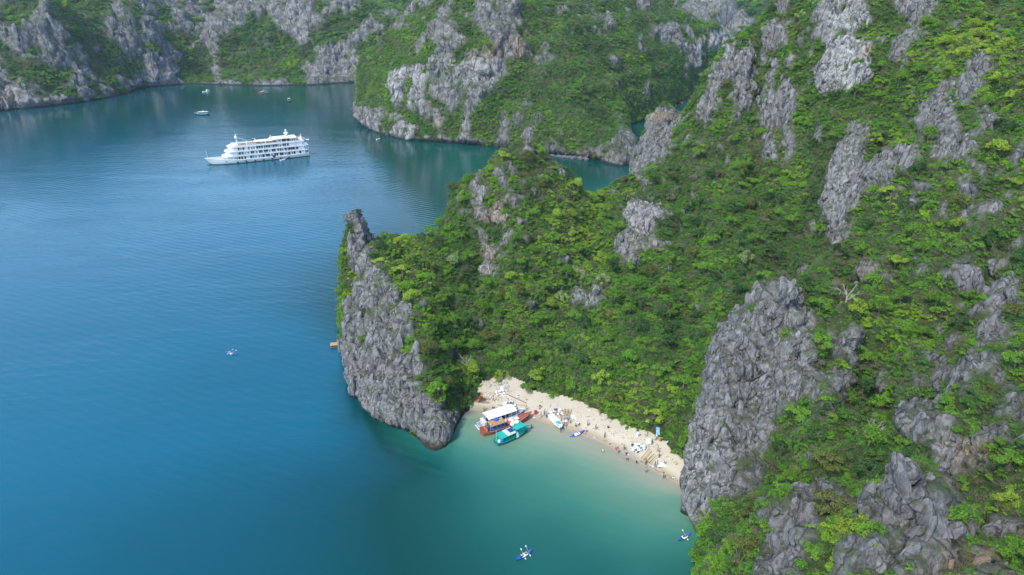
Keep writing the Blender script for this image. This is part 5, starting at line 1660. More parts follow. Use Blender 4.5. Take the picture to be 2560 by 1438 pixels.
m.obj('canopy_posts', r)
for s in (1, -1):
    m = MB(); m.box(-4.2, 4.2, s * 1.62 - 0.04, s * 1.62 + 0.04, 0.7, 1.5, WHITE); m.obj('side_panel', r)
for q in range(5):
    m = MB(); m.box(-3.4 + q * 1.4, -2.9 + q * 1.4, -1.2, 1.2, 0.7, 1.15, GREY); m.box(-3.5 + q * 1.4, -3.4 + q * 1.4, -1.2, 1.2, 0.7, 1.6, NAVY); m.obj('bench', r)
m = MB(); m.box(-6.6, -5.2, -1.3, 1.3, 0.25, 0.4, GREY); m.box(-6.7, -6.6, -1.3, 1.3, 0.2, 0.45, WHITE); m.obj('swim_platform', r)
m = MB(); m.box(-5.2, -4.5, -1.2, 1.2, 0.7, 2.0, CREAM); m.obj('stern_locker', r)
# red-brown wooden boat in the middle
r, L, B = fishing_boat('wooden_boat', 'red-brown wooden boat with orange roof and blue cabin, middle of three at the beach', (-7.6, 140.9), (4.2, 147.7), dict(hull=RUST, deck=RUST, rail=WOOD, free=0.95, rise=1.0, srise=0.5, B=3.2), 'boat')
cabin(r, -4.4, -0.6, 1.15, 0.8, 2.3, BLUEP, WOOD, 0.2, 3, NAVY)
m = MB(); m.box(-4.4, -2.9, -1.2, 1.2, 2.41, 2.47, paint('faded_orange_board', (0.45, 0.20, 0.09), 0.7, var=0.3))
for q in range(7): m.box(-2.8 + q * 0.3, -2.65 + q * 0.3, -1.25, 1.25, 2.41, 2.5, BAMBOO if q % 2 else WOOD)
m.obj('roof_boards', r)
m = MB(); m.lathe([(0.75, 2.5), (0.65, 2.85), (0.2, 3.05)], BLUE, 9, None, -2.3, 0.7); m.obj('blue_bundle', r)
m = MB(); m.lathe([(0.38, 1.0), (0.46, 1.3), (0.46, 1.9), (0.36, 2.2)], NAVY, 12, None, -5.0, -0.6); m.obj('barrel', r)
m = MB()
for q in range(6): post(m, -5.8 + 0.02 * q, -1.1 + q * 0.44, 0.9, 1.6, ORANGE, 0.04)
m.box(-5.85, -5.7, -1.2, 1.2, 1.6, 1.68, ORANGE); m.obj('stern_rail', r)
m = MB(); m.tube([(-6.1, -0.3, 0.6), (-6.6, -0.5, -0.4)], 0.06, BAMBOO, 5); m.obj('rudder', r)
m = MB(); m.box(2.6, 3.8, -0.6, 0.5, 1.25, 1.55, CREAM); m.box(0.2, 1.4, -1.0, 1.0, 0.85, 1.2, REDP); m.obj('hatch', r)
for q, (xx, yy, m_) in enumerate(((-0.2, 0.9, CREAM), (0.2, 0.4, WHITE), (-0.3, 0.2, CREAM), (1.6, 0.3, WHITE), (1.9, -0.4, WHITE), (2.3, 0.5, LGREY))):
    t = MB(); t.lathe([(0.25, 0), (0.5, 0.2), (0.45, 0.55), (0.15, 0.75)], m_, 8); 
    loc_ = Matrix.Translation(r.location) @ Matrix.Rotation(r.rotation_euler.z, 4, 'Z') @ Vector((xx, yy, 0.98))
    o = t.obj('sack', loc=loc_); o.scale = (1, 0.8, 1)
    tag(o, 'pale sack piled on the middle deck of the red-brown boat', 'sack', 'sacks on the red-brown boat')
m = MB(); m.tube([(-1.2, 0, 0.9), (-1.2, 0, 4.4)], 0.04, WHITE, 5); m.tube([(0.6, -0.9, 0.9), (0.6, -0.9, 3.9)], 0.04, WHITE, 5); m.tube([(-4.8, -1.0, 0.9), (-4.8, -1.0, 3.6)], 0.04, WHITE, 5); m.obj('mast', r)
# teal boat nearest the camera
r, L, B = fishing_boat('teal_boat', 'teal boat with two flat roofs and solar panel, nearest of three at the beach', (-3.9, 136.9), (3.8, 142.7), dict(hull=TEALD, deck=TEAL, rail=TEAL, free=0.8, rise=0.6, srise=0.2, B=2.9), 'boat')
cabin(r, -3.5, 0.2, 1.1, 0.7, 2.0, TEAL, TEAL, 0.3, 4, DARK)
m = MB(); m.box(-2.1, 0.45, -1.35, 1.35, 2.105, 2.13, LGREY); m.obj('roof_cover', r)
m = MB(); m.box(-0.9, 0.3, -0.6, 0.9, 2.2, 2.27, NAVY); m.obj('solar_panel', r)
m = MB(); m.box(0.4, 3.4, -1.35, 1.35, 2.7, 2.8, TEAL); m.obj('front_roof', r)
m = MB()
for xx in (0.6, 3.2):
    for s in (1, -1): post(m, xx, s * 1.1, 0.65, 2.7, TEALD, 0.05)
m.obj('roof_posts', r)
m = MB(); m.lathe([(0.3, 0.7), (0.36, 0.9), (0.36, 1.35), (0.28, 1.5)], BLUE, 12, None, -3.6, -1.0); m.obj('barrel', r)
m = MB(); m.lathe([(0.3, 0.7), (0.36, 0.9), (0.3, 1.25)], WHITE, 10, None, -4.2, -0.5); m.obj('float', r)
m = MB(); m.add(([(0.35, -1.5, 0.5), (1.1, -1.5, 0.6), (0.9, -1.35, 1.9), (0.4, -1.35, 1.9)], [(0, 1, 2, 3)]), WHITE); m.add(([(0.35, -1.53, 0.5), (1.1, -1.53, 0.6), (0.9, -1.38, 1.9), (0.4, -1.38, 1.9)], [(3, 2, 1, 0)]), WHITE); m.obj('hanging_sheet', r)
m = MB(); m.tube([(-4.1, 0.9, 0.7), (-4.1, 0.9, 3.4)], 0.04, WHITE, 5); m.obj('mast', r)
for q, (xx, yy, zz, m_) in enumerate(((1.6, 1.2, 2.8, WHITE), (0.9, 1.0, 2.8, WHITE), (2.4, 1.0, 2.8, WHITE))):
    t = MB(); t.lathe([(0.35, 0), (0.6, 0.2), (0.5, 0.5), (0.15, 0.7)], m_, 8)
    o = t.obj('sack', loc=Matrix.Translation(r.location) @ Matrix.Rotation(r.rotation_euler.z, 4, 'Z') @ Vector((xx, yy, zz)))
    tag(o, 'white sack lying on the front roof of the teal boat', 'sack', 'sacks on the teal boat roof')
# old float beside the headland
c = W(842, 866)
r = thing('raft', 'rusty brown raft with a low box hut tied beside the headland cliff', 'raft', (c.x, c.y, 0), (0, 0, math.radians(10)))
m = MB()
for q in range(6): m.box(-1.8, 1.8, -0.75 + q * 0.25, -0.53 + q * 0.25, 0.12, 0.22, WOOD)
m.obj('planks', r)
for q in range(3):
    m = MB(); m.lathe([(0.25, -0.7), (0.3, -0.5), (0.3, 0.5), (0.25, 0.7)], DARK, 10, Matrix.Translation((-1.2 + 1.2 * q, 0, 0)) @ Matrix.Rotation(math.pi / 2, 4, 'X')); m.obj('drum', r)
m = MB(); m.box(-1.7, 1.5, -0.6, 0.6, 0.22, 0.7, DARK); m.obj('hut', r)
m = MB(); m.add(([(-1.9, -0.75, 0.7), (1.7, -0.75, 0.7), (1.7, 0.8, 0.95), (-1.9, 0.8, 0.95), (-1.9, -0.75, 0.77), (1.7, -0.75, 0.77), (1.7, 0.8, 1.02), (-1.9, 0.8, 1.02)], [(3, 2, 1, 0), (4, 5, 6, 7), (0, 1, 5, 4), (1, 2, 6, 5), (2, 3, 7, 6), (3, 0, 4, 7)]), paint('rusty_sheet', (0.42, 0.24, 0.10), 0.8, var=0.4)); m.obj('roof', r)
# ================================================================== PEOPLE
HAIR = paint('black_hair', (0.012, 0.010, 0.010), 0.7)
SKIN = paint('skin', (0.42, 0.25, 0.17), 0.6)
CLOTH = {
 'white': (0.72, 0.72, 0.74), 'light blue': (0.22, 0.42, 0.58), 'dark blue': (0.03, 0.06, 0.20), 'black': (0.03, 0.03, 0.035), 'grey': (0.25, 0.26, 0.28), 'beige': (0.50, 0.43, 0.32), 'orange': (0.65, 0.20, 0.04),
 'red': (0.55, 0.03, 0.05), 'green': (0.10, 0.25, 0.16), 'brown': (0.16, 0.10, 0.07), 'lilac': (0.45, 0.42, 0.60)}
CM = {k: paint('cloth_' + k.replace(' ', '_'), v, 0.85) for k, v in CLOTH.items()}
def body_mesh(pose):
    """one continuous skinned figure, feet at z = 0, facing +x; material by region"""
    J = {
     'stand': dict(pel=(0, 0, .93), ch=(0.02, 0, 1.28), nk=(0.02, 0, 1.47), hd=(0.05, 0, 1.60), kl=(.03, .10, .50), fl=(-.02, .12, .06), kr=(.03, -.10, .50), fr=(0, -.12, .06), el=(.0, .25, 1.15), hl=(.06, .27, .90), er=(.0, -.25, 1.15), hr=(.08, -.25, .90)),
     'walk': dict(pel=(0, 0, .91), ch=(0.05, 0, 1.26), nk=(0.07, 0, 1.45), hd=(0.11, 0, 1.58), kl=(.20, .09, .52), fl=(.26, .10, .06), kr=(-.02, -.09, .48), fr=(-.30, -.10, .08), el=(-.12, .23, 1.13), hl=(-.10, .26, .90), er=(.16, -.23, 1.13), hr=(.30, -.22, .96)),
     'bend': dict(pel=(-.12, 0, .88), ch=(0.22, 0, 1.05), nk=(0.38, 0, 1.08), hd=(0.52, 0, 1.05), kl=(.05, .12, .48), fl=(-.02, .14, .06), kr=(.05, -.12, .48), fr=(-.02, -.14, .06), el=(.34, .20, .80), hl=(.42, .14, .52), er=(.34, -.20, .80), hr=(.42, -.14, .52)),
     'crouch': dict(pel=(-.12, 0, .34), ch=(0.02, 0, .66), nk=(0.10, 0, .82), hd=(0.18, 0, .93), kl=(.26, .14, .50), fl=(.04, .14, .06), kr=(.26, -.14, .50), fr=(.04, -.14, .06), el=(.24, .24, .58), hl=(.40, .12, .46), er=(.24, -.24, .58), hr=(.40, -.12, .46)),
     'sit': dict(pel=(0, 0, .14), ch=(-0.06, 0, .48), nk=(-0.05, 0, .66), hd=(0.0, 0, .79), kl=(.42, .13, .26), fl=(.80, .12, .10), kr=(.42, -.13, .26), fr=(.80, -.12, .10), el=(.10, .28, .42), hl=(.34, .26, .50), er=(.10, -.28, .42), hr=(.34, -.26, .50)),
     'carry': dict(pel=(0, 0, .93), ch=(0.0, 0, 1.28), nk=(0.0, 0, 1.47), hd=(0.03, 0, 1.60), kl=(.10, .10, .50), fl=(.10, .12, .06), kr=(-.02, -.10, .50), fr=(-.14, -.12, .06), el=(.14, .24, 1.10), hl=(.38, .20, 1.12), er=(.14, -.24, 1.10), hr=(.38, -.20, 1.12)),
    }[pose]
    V3 = Vector
    pel, ch, nk, hd = (V3(J[k]) for k in ('pel', 'ch', 'nk', 'hd'))
    up = (nk - ch).normalized()
    pts, rad, edges, reg = [], [], [], []
    def add(p, r, parent, g):
        pts.append(V3(p)); rad.append(r); reg.append(g)
        if parent is not None: edges.append((parent, len(pts) - 1))
        return len(pts) - 1
    a0 = add(pel, (.15, .11), None, 't')
    a1 = add((pel + ch) / 2, (.135, .10), a0, 's')
    a2 = add(ch, (.16, .115), a1, 's')
    a3 = add(nk, (.06, .06), a2, 'k')
    fw = V3((1, 0, 0)) if pose != 'bend' else V3((.5, 0, -.85))
    a4 = add(hd - up * 0.02, (.078, .09), a3, 'k')
    a5 = add(hd + up * 0.09, (.07, .08), a4, 'h')
    for s, e, h in ((1, 'el', 'hl'), (-1, 'er', 'hr')):
        sh = add(ch + up * 0.10 + V3((0, .17 * s, 0)), (.062, .062), a2, 's')
        el = add(J[e], (.042, .042), sh, 's' if pose != 'walk' else 'k')
        ha = add(J[h], (.028, .028), el, 'k')
        d = (V3(J[h]) - V3(J[e])).normalized()
        pm = add(V3(J[h]) + d * 0.07, (.036, .018), ha, 'k')
    for s, k, f in ((1, 'kl', 'fl'), (-1, 'kr', 'fr')):
        hp = add(pel + V3((0.0, .10 * s, -.05 if pose != 'sit' else 0)), (.098, .098), a0, 't')
        kn = add(J[k], (.062, .062), hp, 't')
        an = add(J[f], (.042, .042), kn, 'k' if pose in ('walk', 'bend') else 't')
        to = add(V3(J[f]) + V3((.15, 0, -.025)), (.035, .028), an, 'k')
    me = bpy.data.meshes.new('b')
    me.from_pydata([p[:] for p in pts], edges, [])
    ob = bpy.data.objects.new('b', me)
    COL.objects.link(ob)
    md = ob.modifiers.new('s', 'SKIN')
    for i, v in enumerate(me.skin_vertices[0].data):
        v.radius = rad[i]
        v.use_root = (i == 0)
    sb_ = ob.modifiers.new('u', 'SUBSURF'); sb_.levels = 1
    dg = bpy.context.evaluated_depsgraph_get()
    out = bpy.data.meshes.new_from_object(ob.evaluated_get(dg))
    bpy.data.objects.remove(ob); bpy.data.meshes.remove(me)
    out.name = 'body'
    out.materials.clear()
    for m in (SKIN, CM['white'], CM['black'], HAIR): out.materials.append(m)
    segs = [(pts[a], pts[b], reg[b]) for a, b in edges]
    for f in out.polygons:
        c = f.center
        best, g = 9, 's'
        for a, b, q in segs:
            e = b - a
            t = max(0, min(1, (c - a).dot(e) / e.length_squared))
            d = (c - a - e * t).length
            if d < best:
                best, g = d, q
        f.material_index = {'k': 0, 's': 1, 't': 2, 'h': 3}[g]
        f.use_smooth = True
    # five fingers on each hand, a nose and ears: small separate shells of the same mesh
    mb = MB()
    for e, h, s in (('el', 'hl', 1), ('er', 'hr', -1)):
        d = (V3(J[h]) - V3(J[e])).normalized()
        base = V3(J[h]) + d * 0.09
        side = d.cross(V3((0, s, 0.3))).normalized()
        nrm = d.cross(side)
        for q, ln in enumerate((.062, .075, .08, .07)):
            b0 = base + side * (-.027 + .018 * q)
            mb.tube([b0, b0 + d * ln * .6 + nrm * .006, b0 + d * ln + nrm * .02], [.009, .008, .006], SKIN, 5)
        b0 = base - d * .05 + side * -.03
        mb.tube([b0, b0 + (d * .5 - side * .7).normalized() * .05], [.011, .008], SKIN, 5)
    n_ = hd + fw * .085
    mb.tube([n_ + up * .03 - fw * .01, n_ - up * .005 + fw * .02], [.010, .016], SKIN, 5)
    fm = mb.mesh('x')
    bm = bmesh.new(); bm.from_mesh(out); bm.from_mesh(fm); bm.to_mesh(out); bm.free()
    bpy.data.meshes.remove(fm)
    hm = MB()
    prof = [(0.101, -.02), (0.106, .02), (.097, .07), (.062, .115), (.012, .13)]
    rotm = Vector((0, 0, 1)).rotation_difference((up if pose != 'bend' else (hd - nk).normalized()) - fw * 0.25).to_matrix().to_4x4()
    hm.lathe(prof, HAIR, 10, Matrix.Translation(hd + up * .02 - fw * .015) @ rotm)
    hair = hm.mesh('hair', True)
    hat = MB(); hat.lathe([(0.20, .02), (.11, .05), (.10, .12), (.02, .15)], CM['beige'], 12, Matrix.Translation(hd + up * .04) @ rotm)
    return out, hair, hat.mesh('hat', True)
POSES = {k: body_mesh(k) for k in ('stand', 'walk', 'bend', 'crouch', 'sit', 'carry')}
def person(pos, rz, pose, shirt, legs, label, hat=False, s=1.0):
    b, h, t = POSES[pose]
    r = thing('person', label, 'person', pos, (0, 0, rz))
    r.scale = (s, s, s)
    o = link('body', b, r)
    o.material_slots[1].link = 'OBJECT'; o.material_slots[1].material = CM[shirt]
    o.material_slots[2].link = 'OBJECT'; o.material_slots[2].material = CM[legs]
    link('hat' if hat else 'hair', t if hat else h, r)
    return r
PEOPLE = [
 (1210, 1029, 'stand', 'light blue', 'brown', 'person in a light blue shirt standing at the water edge left of the boats'),
 (1232, 1024, 'crouch', 'black', 'white', 'person in dark top crouching behind the long white canopy'),
 (1233, 1004, 'walk', 'white', 'black', 'person in white shirt and black trousers walking by the dark poles'),
 (1316, 1027, 'walk', 'lilac', 'grey', 'person in lilac shirt walking on the sand beyond the red-brown bow'),
 (1348, 1024, 'bend', 'black', 'beige', 'person in black bending over just behind the red bin'),
 (1352, 1045, 'stand', 'beige', 'beige', 'person in beige clothes standing left of the group by the white launch'),
 (1361, 1039, 'stand', 'grey', 'black', 'person in grey shirt, farthest of the group left of the white launch'),
 (1366, 1045, 'stand', 'light blue', 'black', 'person in light blue shirt in the middle of the group by the white launch'),
 (1371, 1042, 'bend', 'dark blue', 'black', 'person in dark blue leaning over the end of the white launch'),
 (1329, 1077, 'stand', 'black', 'black', 'person all in black wading alone in front of the red bin'),
 (1420, 1052, 'bend', 'light blue', 'grey', 'person in light blue lifting rubbish right of the bamboo heap'),
 (1426, 1059, 'stand', 'white', 'black', 'person in white shirt standing right of the bamboo heap'),
 (1401, 1083, 'stand', 'black', 'grey', 'person in black at the water end of the white launch'),
 (1404, 1072, 'bend', 'white', 'grey', 'person in white bending beside the white launch near the water'),
 (1440, 1067, 'crouch', 'grey', 'black', 'person in grey crouching on open sand above the blue kayak'),
 (1446, 1066, 'bend', 'white', 'black', 'person in white stooping next to the crouching one above the blue kayak'),
 (1469, 1065, 'stand', 'grey', 'black', 'person in grey standing by the gap in the bushes'),
 (1465, 1083, 'walk', 'white', 'black', 'person in white shirt standing at the bow of the beached blue kayak'),
 (1489, 1075, 'walk', 'brown', 'black', 'person in dark brown walking with a stick below the bushes'),
 (1520, 1071, 'sit', 'black', 'black', 'person in black sitting alone at the foot of the bushes'),
 (1512, 1095, 'stand', 'grey', 'black', 'person in grey standing alone in the middle of the sand'),
 (1508, 1134, 'bend', 'white', 'beige', 'person in white bending in the shallows, farthest out'),
 (1544, 1135, 'walk', 'grey', 'green', 'person in grey carrying a red bag along the wet sand'),
 (1560, 1126, 'walk', 'grey', 'black', 'person in grey walking towards the heap of white sacks'),
 (1565, 1139, 'stand', 'light blue', 'black', 'person in light blue shirt on wet sand left of the sack heap'),
 (1567, 1152, 'bend', 'lilac', 'black', 'person in lilac stooping at the water line below the sack heap'),
 (1591, 1159, 'crouch', 'black', 'black', 'person in black crouching on the wet sand below the sack heap'),
 (1614, 1163, 'stand', 'green', 'brown', 'person in green standing at the lower end of the bamboo stack'),
 (1616, 1184, 'walk', 'lilac', 'dark blue', 'person in lilac walking in the water below the bamboo stack'),
 (1637, 1168, 'walk', 'green', 'green', 'person in green clothes at the left end of the white sheet'),
 (1643, 1167, 'stand', 'dark blue', 'white', 'person in dark blue top at the corner of the white sheet'),
 (1644, 1129, 'stand', 'black', 'black', 'person in black standing above the bamboo stack'),
 (1647, 1144, 'stand', 'orange', 'dark blue', 'person in an orange shirt right of the bamboo stack'),
 (1630, 1112, 'carry', 'dark blue', 'black', 'person in dark blue holding a white sheet near the bushes'),
 (1651, 1104, 'bend', 'red', 'red', 'person in red clothes bending at the edge of the bushes'),
 (1640, 1099, 'stand', 'white', 'green', 'person in white shirt next to the one in red by the bushes'),
 (1662, 1160, 'bend', 'white', 'grey', 'person in white bending over the far end of the white sheet'),
 (1659, 1198, 'walk', 'black', 'black', 'person in black walking on the wet sand nearest the grey bluff'),
]
pr = random.Random(4)
for u, v, pose, sh_, lg, lab in PEOPLE:
    p = sand(u, v)
    if p.z < 0.0: p.z = max(p.z, -0.35)
    person(p, pr.uniform(0, 6.28), pose, sh_, lg, lab, hat=pr.random() < 0.12, s=pr.uniform(0.98, 1.12))
q = Vector((1.2, 148.6, 1.35))
person((1.3, 149.3, 0.95), 2.2, 'stand', 'brown', 'black', 'person in dark clothes standing on the bow of the canopied passenger boat')

# ------------------------------------------------------------------ kayaks
def crew(k, x, face, shirt, lab, pdl=True):
    M = Matrix.Translation(k.location) @ k.rotation_euler.to_matrix().to_4x4()
    p = M @ Vector((x, 0, 0.06))
    rz = k.rotation_euler.z + (0 if face > 0 else math.pi)
    pp = person(p, rz, 'sit', shirt, 'black', lab, s=1.0)
    c = M @ Vector((x + 0.42 * face, 0, 0.62))
    d = (M.to_3x3() @ Vector((0.25, 0.95, 0.35 if face > 0 else -0.35))).normalized()
    pd = thing('paddle', 'white paddle of the ' + lab, 'paddle', c)
    mb = MB(); mb.tube([-d * 0.85, d * 0.85], 0.018, LGREY, 6); mb.obj('shaft', pd)
    for s in (1, -1):
        b = MB(); sd_ = d.cross(Vector((0, 0, 1))).normalized()
        e = d * s
        V = [e * 0.82 - sd_ * .03, e * 0.82 + sd_ * .03, e * 1.0 + sd_ * .10, e * 1.2 + sd_ * .06, e * 1.2 - sd_ * .06, e * 1.0 - sd_ * .10]
        n = e.cross(sd_) * .012
        b.add(([v + n for v in V] + [v - n for v in V], [tuple(range(6)), tuple(range(11, 5, -1))] + [(i, 6 + i, 6 + (i + 1) % 6, (i + 1) % 6) for i in range(6)]), WHITE)
        b.obj('blade', pd)
def kayak_at(label, u0, v0, u1, v1, m1, m2, **kw):
    a, b = W(u0, v0), W(u1, v1)
    loc, rot = heading(a, b, 0.02)
    return kayak('kayak', label, loc, rot[2], m1, m2, L=min(max((a - b).length, 3.6), 4.8), **kw)
k1 = kayak_at('blue and white kayak with two paddlers in the green bay at the bottom', 1291, 1402, 1331, 1376, BLUE, WHITE)
crew(k1, -0.75, 1, 'white', 'person in white, left seat of the bay kayak')
crew(k1, 0.5, 1, 'lilac', 'person in lilac, right seat of the bay kayak')
k2 = kayak_at('blue and white kayak with two paddlers alone on the open blue water', 564, 881, 593, 888, BLUE, WHITE)
crew(k2, -0.75, 1, 'white', 'person in white, left seat of the open-water kayak')
crew(k2, 0.5, 1, 'light blue', 'person in light blue, right seat of open-water kayak')
k3 = kayak_at('dark blue kayak half hidden by foliage under the grey bluff', 1696, 1353, 1726, 1335, BLUE, WHITE)
crew(k3, -0.3, 1, 'black', 'person in black, kayak under the grey bluff')
a, b = sand(1425, 1096), sand(1461, 1079)
kb = kayak('kayak', 'blue and white kayak drawn up on the wet sand in the middle of the beach', (a + b) / 2 + Vector((0, 0, 0.12)), math.atan2(b.y - a.y, b.x - a.x), BLUE, WHITE, L=4.4)
kb.rotation_euler.y = -math.atan2(b.z - a.z, (b - a).length)
a, b = sand(1195, 1009), sand(1204, 988)
ko = kayak('kayak', 'orange kayak lying across the dark poles at the left end of the beach', (a + b) / 2 + Vector((0, 0, 0.35)), math.atan2(b.y - a.y, b.x - a.x), ORANGE, ORANGE, L=4.0, B=0.8)
# white launch beside the heap
a, b = sand(1375, 1044), sand(1403, 1078)
r, L, B = fishing_boat('launch', 'long white open launch with a blue tarpaulin beside the rubbish heap', a[:2], b[:2], dict(hull=WHITE, deck=WHITE, rail=WHITE, free=0.7, rise=0.4, B=1.7))
r.location.z = 0.75
m = MB(); m.box(0.6, 2.2, -0.72, 0.72, 0.62, 0.80, paint('blue_tarpaulin', (0.08, 0.35, 0.50), 0.6, var=0.3)); m.obj('tarpaulin', r)
m = MB(); m.box(-2.4, -2.1, -0.6, 0.6, 0.5, 0.62, LGREY); m.box(-0.8, -0.5, -0.6, 0.6, 0.5, 0.62, LGREY); m.obj('thwart', r)

# ------------------------------------------------------------------ sacks, poles, sheets, bins
def sack_mesh(seed, m):
    rg = np.random.default_rng(seed)
    bm = bmesh.new(); bmesh.ops.create_icosphere(bm, subdivisions=2, radius=0.42)
    co = np.array([v.co[:] for v in bm.verts])
    co *= (1 + 0.28 * perlin(co * 2.2 + seed * 3.7, seed))[:, None]
    co[:, 2] *= 0.7
    co += 0.05 * np.stack([perlin(co * 6 + 9, seed + 1), perlin(co * 6 + 5, seed + 2), perlin(co * 6 + 2, seed + 3)], 1)
    top = co[:, 2] > 0.2
    co[top, :2] *= 0.55
    co[top, 2] *= 1.35
    for v, c in zip(bm.verts, co): v.co = c
    me = bpy.data.meshes.new('sack'); bm.to_mesh(me); bm.free()
    me.materials.append(m)
    for p_ in me.polygons: p_.use_smooth = True
    return me
BAGC = {'white': TARP, 'pale blue': paint('pale_blue_bag', (0.42, 0.52, 0.66), 0.5), 'black': paint('black_bag', (0.03, 0.03, 0.04), 0.35), 'grey': LGREY, 'lilac': CM['lilac'], 'brown': WOOD}
SACKS = {k: [sack_mesh(20 + i + 5 * j, m) for i in range(2)] for j, (k, m) in enumerate(BAGC.items())}
sr = random.Random(12)
def heap(cu, cv, ru, rv, n, pal, where, layers=1.0, s0=0.55, s1=1.1):
    for i in range(n):
        a, q = sr.random() * 6.28, math.sqrt(sr.random())
        u, v = cu + ru * q * math.cos(a), cv + rv * q * math.sin(a)
        p = sand(u, v)
        c = sr.choices([k for k, _ in pal], [w for _, w in pal])[0]
        s = sr.uniform(s0, s1)
        z = 0.22 * s + (0.75 * layers * (1 - q) if sr.random() < 0.6 else 0)
        o = link('sack', sr.choice(SACKS[c]), loc=p + Vector((0, 0, z)), rot=(sr.uniform(-.5, .5), sr.uniform(-.5, .5), sr.uniform(0, 6.28)), scale=(s, s * sr.uniform(.7, 1.1), s * sr.uniform(.7, 1)))
        side = ('top of' if z > 0.55 else 'centre of' if q < 0.4 else 'right side of' if math.cos(a) > 0.75 else 'left side of' if math.cos(a) < -0.75 else 'near side of' if math.sin(a) > 0 else 'far side of')
        w2 = where.split(' ', 1)[1] if where.startswith('in the') else 'the group ' + where
        tag(o, f'{c} rubbish sack, {side} {w2}', 'sack', f'{c} sacks {side} {w2}')
heap(1596, 1121, 20, 11, 44, [('white', 6), ('pale blue', 3), ('black', 1.2), ('lilac', 1)], 'in the big heap left of the bamboo stack', 1.0)
heap(1392, 1034, 17, 10, 46, [('white', 4), ('grey', 3), ('pale blue', 2), ('black', 1), ('brown', 2)], 'in the heap behind the white launch', 1.3)
heap(1275, 1012, 16, 7, 24, [('white', 5), ('black', 1.5), ('grey', 2)], 'in the heap beyond the long white canopy')
heap(1249, 984, 13, 7, 16, [('white', 6), ('lilac', 1)], 'at the back left of the beach', 0.3, 0.5, 0.9)
heap(1257, 973, 5, 5, 7, [('white', 1)], 'at the foot of the scree', 0.6)
heap(1295, 992, 4, 3, 4, [('pale blue', 1), ('white', 1)], 'under the bushes beyond the boats', 0.5)
heap(1595, 1089, 4, 3, 5, [('white', 2), ('lilac', 1)], 'against the bushes above', 0.6)
heap(1675, 1108, 9, 5, 7, [('pale blue', 1), ('grey', 2), ('white', 1)], 'in the bushes at the beach right end', 0.3, 0.4, 0.8)
heap(1412, 1060, 5, 12, 10, [('brown', 2), ('lilac', 1), ('white', 1)], 'between the launch and the bamboo heap', 0.5)
def pole(u0, v0, u1, v1, lab, grp, m=BAMBOO, r_=0.06, lift=0.08, lift2=None):
    a, b = sand(u0, v0) + Vector((0, 0, lift)), sand(u1, v1) + Vector((0, 0, lift if lift2 is None else lift2))
    c = (a + b) / 2
    mb = MB(); mb.tube([a - c, (b - a) * 0.1 + Vector((0, 0, 0.02)), b - c], [r_, r_ * 0.95, r_ * 0.75], m, 6)
    o = mb.obj('bamboo_pole', loc=c)
    tag(o, lab, 'pole', grp)
for i in range(11):
    d = i * 1.0
    pole(1604 + i * 2.2 + sr.uniform(-1, 1), 1146 + i * 1.3 + sr.uniform(-1, 1), 1624 + i * 2.0 + sr.uniform(-2, 2), 1122 + i * 2.2 + sr.uniform(-1, 2), 'long bamboo pole in the slanting stack right of the big sack heap', 'bamboo poles in the slanting stack', BAMBOO if i % 3 else DBAM, 0.075)
for i in range(12):
    pole(1404 + i * 2.0 + sr.uniform(-2, 2), 1026 + sr.uniform(-3, 5), 1400 + i * 1.7 + sr.uniform(-2, 2), 1064 + sr.uniform(-4, 12), 'bamboo pole in the upright tangle right of the white launch', 'bamboo poles by the launch', BAMBOO if i % 3 else DBAM, 0.08, 0.3 + 0.1 * (i % 3), 0.15)
for i in range(9):
    pole(1181 + sr.uniform(-2, 3), 990 + i * 1.8, 1222 + sr.uniform(-8, 8), 996 + i * 1.7 + sr.uniform(-1, 1), 'dark pole in the row on the sand at the left end of the beach', 'dark poles at the left end', DBAM, 0.06)
pole(1266, 986, 1316, 1008, 'long dark log lying along the bushes beyond the boats', None, DBAM, 0.12)
pole(1244, 1013, 1292, 1017, 'long thin pole on the sand beyond the white canopy', None, DBAM, 0.07)
pole(1285, 1011, 1314, 1016, 'short pole on the sand between the log and the red-brown bow', None, DBAM, 0.06)
pole(1290, 1043, 1304, 1030, 'thin mooring pole leaning from the passenger boat onto the sand', None, BAMBOO, 0.05, 0.9, 0.1)
# sheets of tarpaulin, draped
def sheet(u, v, w, d, rz, lab, m=TARP, hz_=0.12, tilt=0.0):
    c = sand(u, v)
    n = 12
    V, F = [], []
    for i in range(n + 1):
        for j in range(n + 1):
            x, y = w * (i / n - .5), d * (j / n - .5)
            z = hz_ + 0.12 * math.sin(x * 3.1 + 1) * math.cos(y * 2.7) + 0.05 * math.sin(x * 9 + y * 7)
            V.append((x + 0.1 * math.sin(y * 3), y + 0.1 * math.cos(x * 2), z))
    F = [(i * (n + 1) + j, (i + 1) * (n + 1) + j, (i + 1) * (n + 1) + j + 1, i * (n + 1) + j + 1) for i in range(n) for j in range(n)]
    bot = [(x, y, z - 0.02) for x, y, z in V]
    o_ = len(V)
    F2 = [tuple(o_ + k for k in f[::-1]) for f in F]
    me = mesh_from('tarpaulin', V + bot, F + F2, [m], smooth=True)
    tag(link('tarpaulin', me, loc=c, rot=(tilt, 0, rz)), lab, 'tarpaulin')
sheet(1657, 1163, 2.6, 1.5, 0.1, 'white sheet spread on the sand among the people at the right end')
sheet(1620, 1106, 1.5, 1.2, 0.5, 'white sheet held by the person near the bushes', hz_=0.5, tilt=0.6)
sheet(1433, 1043, 0.9, 2.4, 0.35, 'long white sheet on the sand right of the bamboo tangle')
sheet(1642, 1082, 0.9, 2.0, 0.1, 'grey-white sheet hanging in the bushes above the red person', CM['light blue'], 1.2, 0.7)
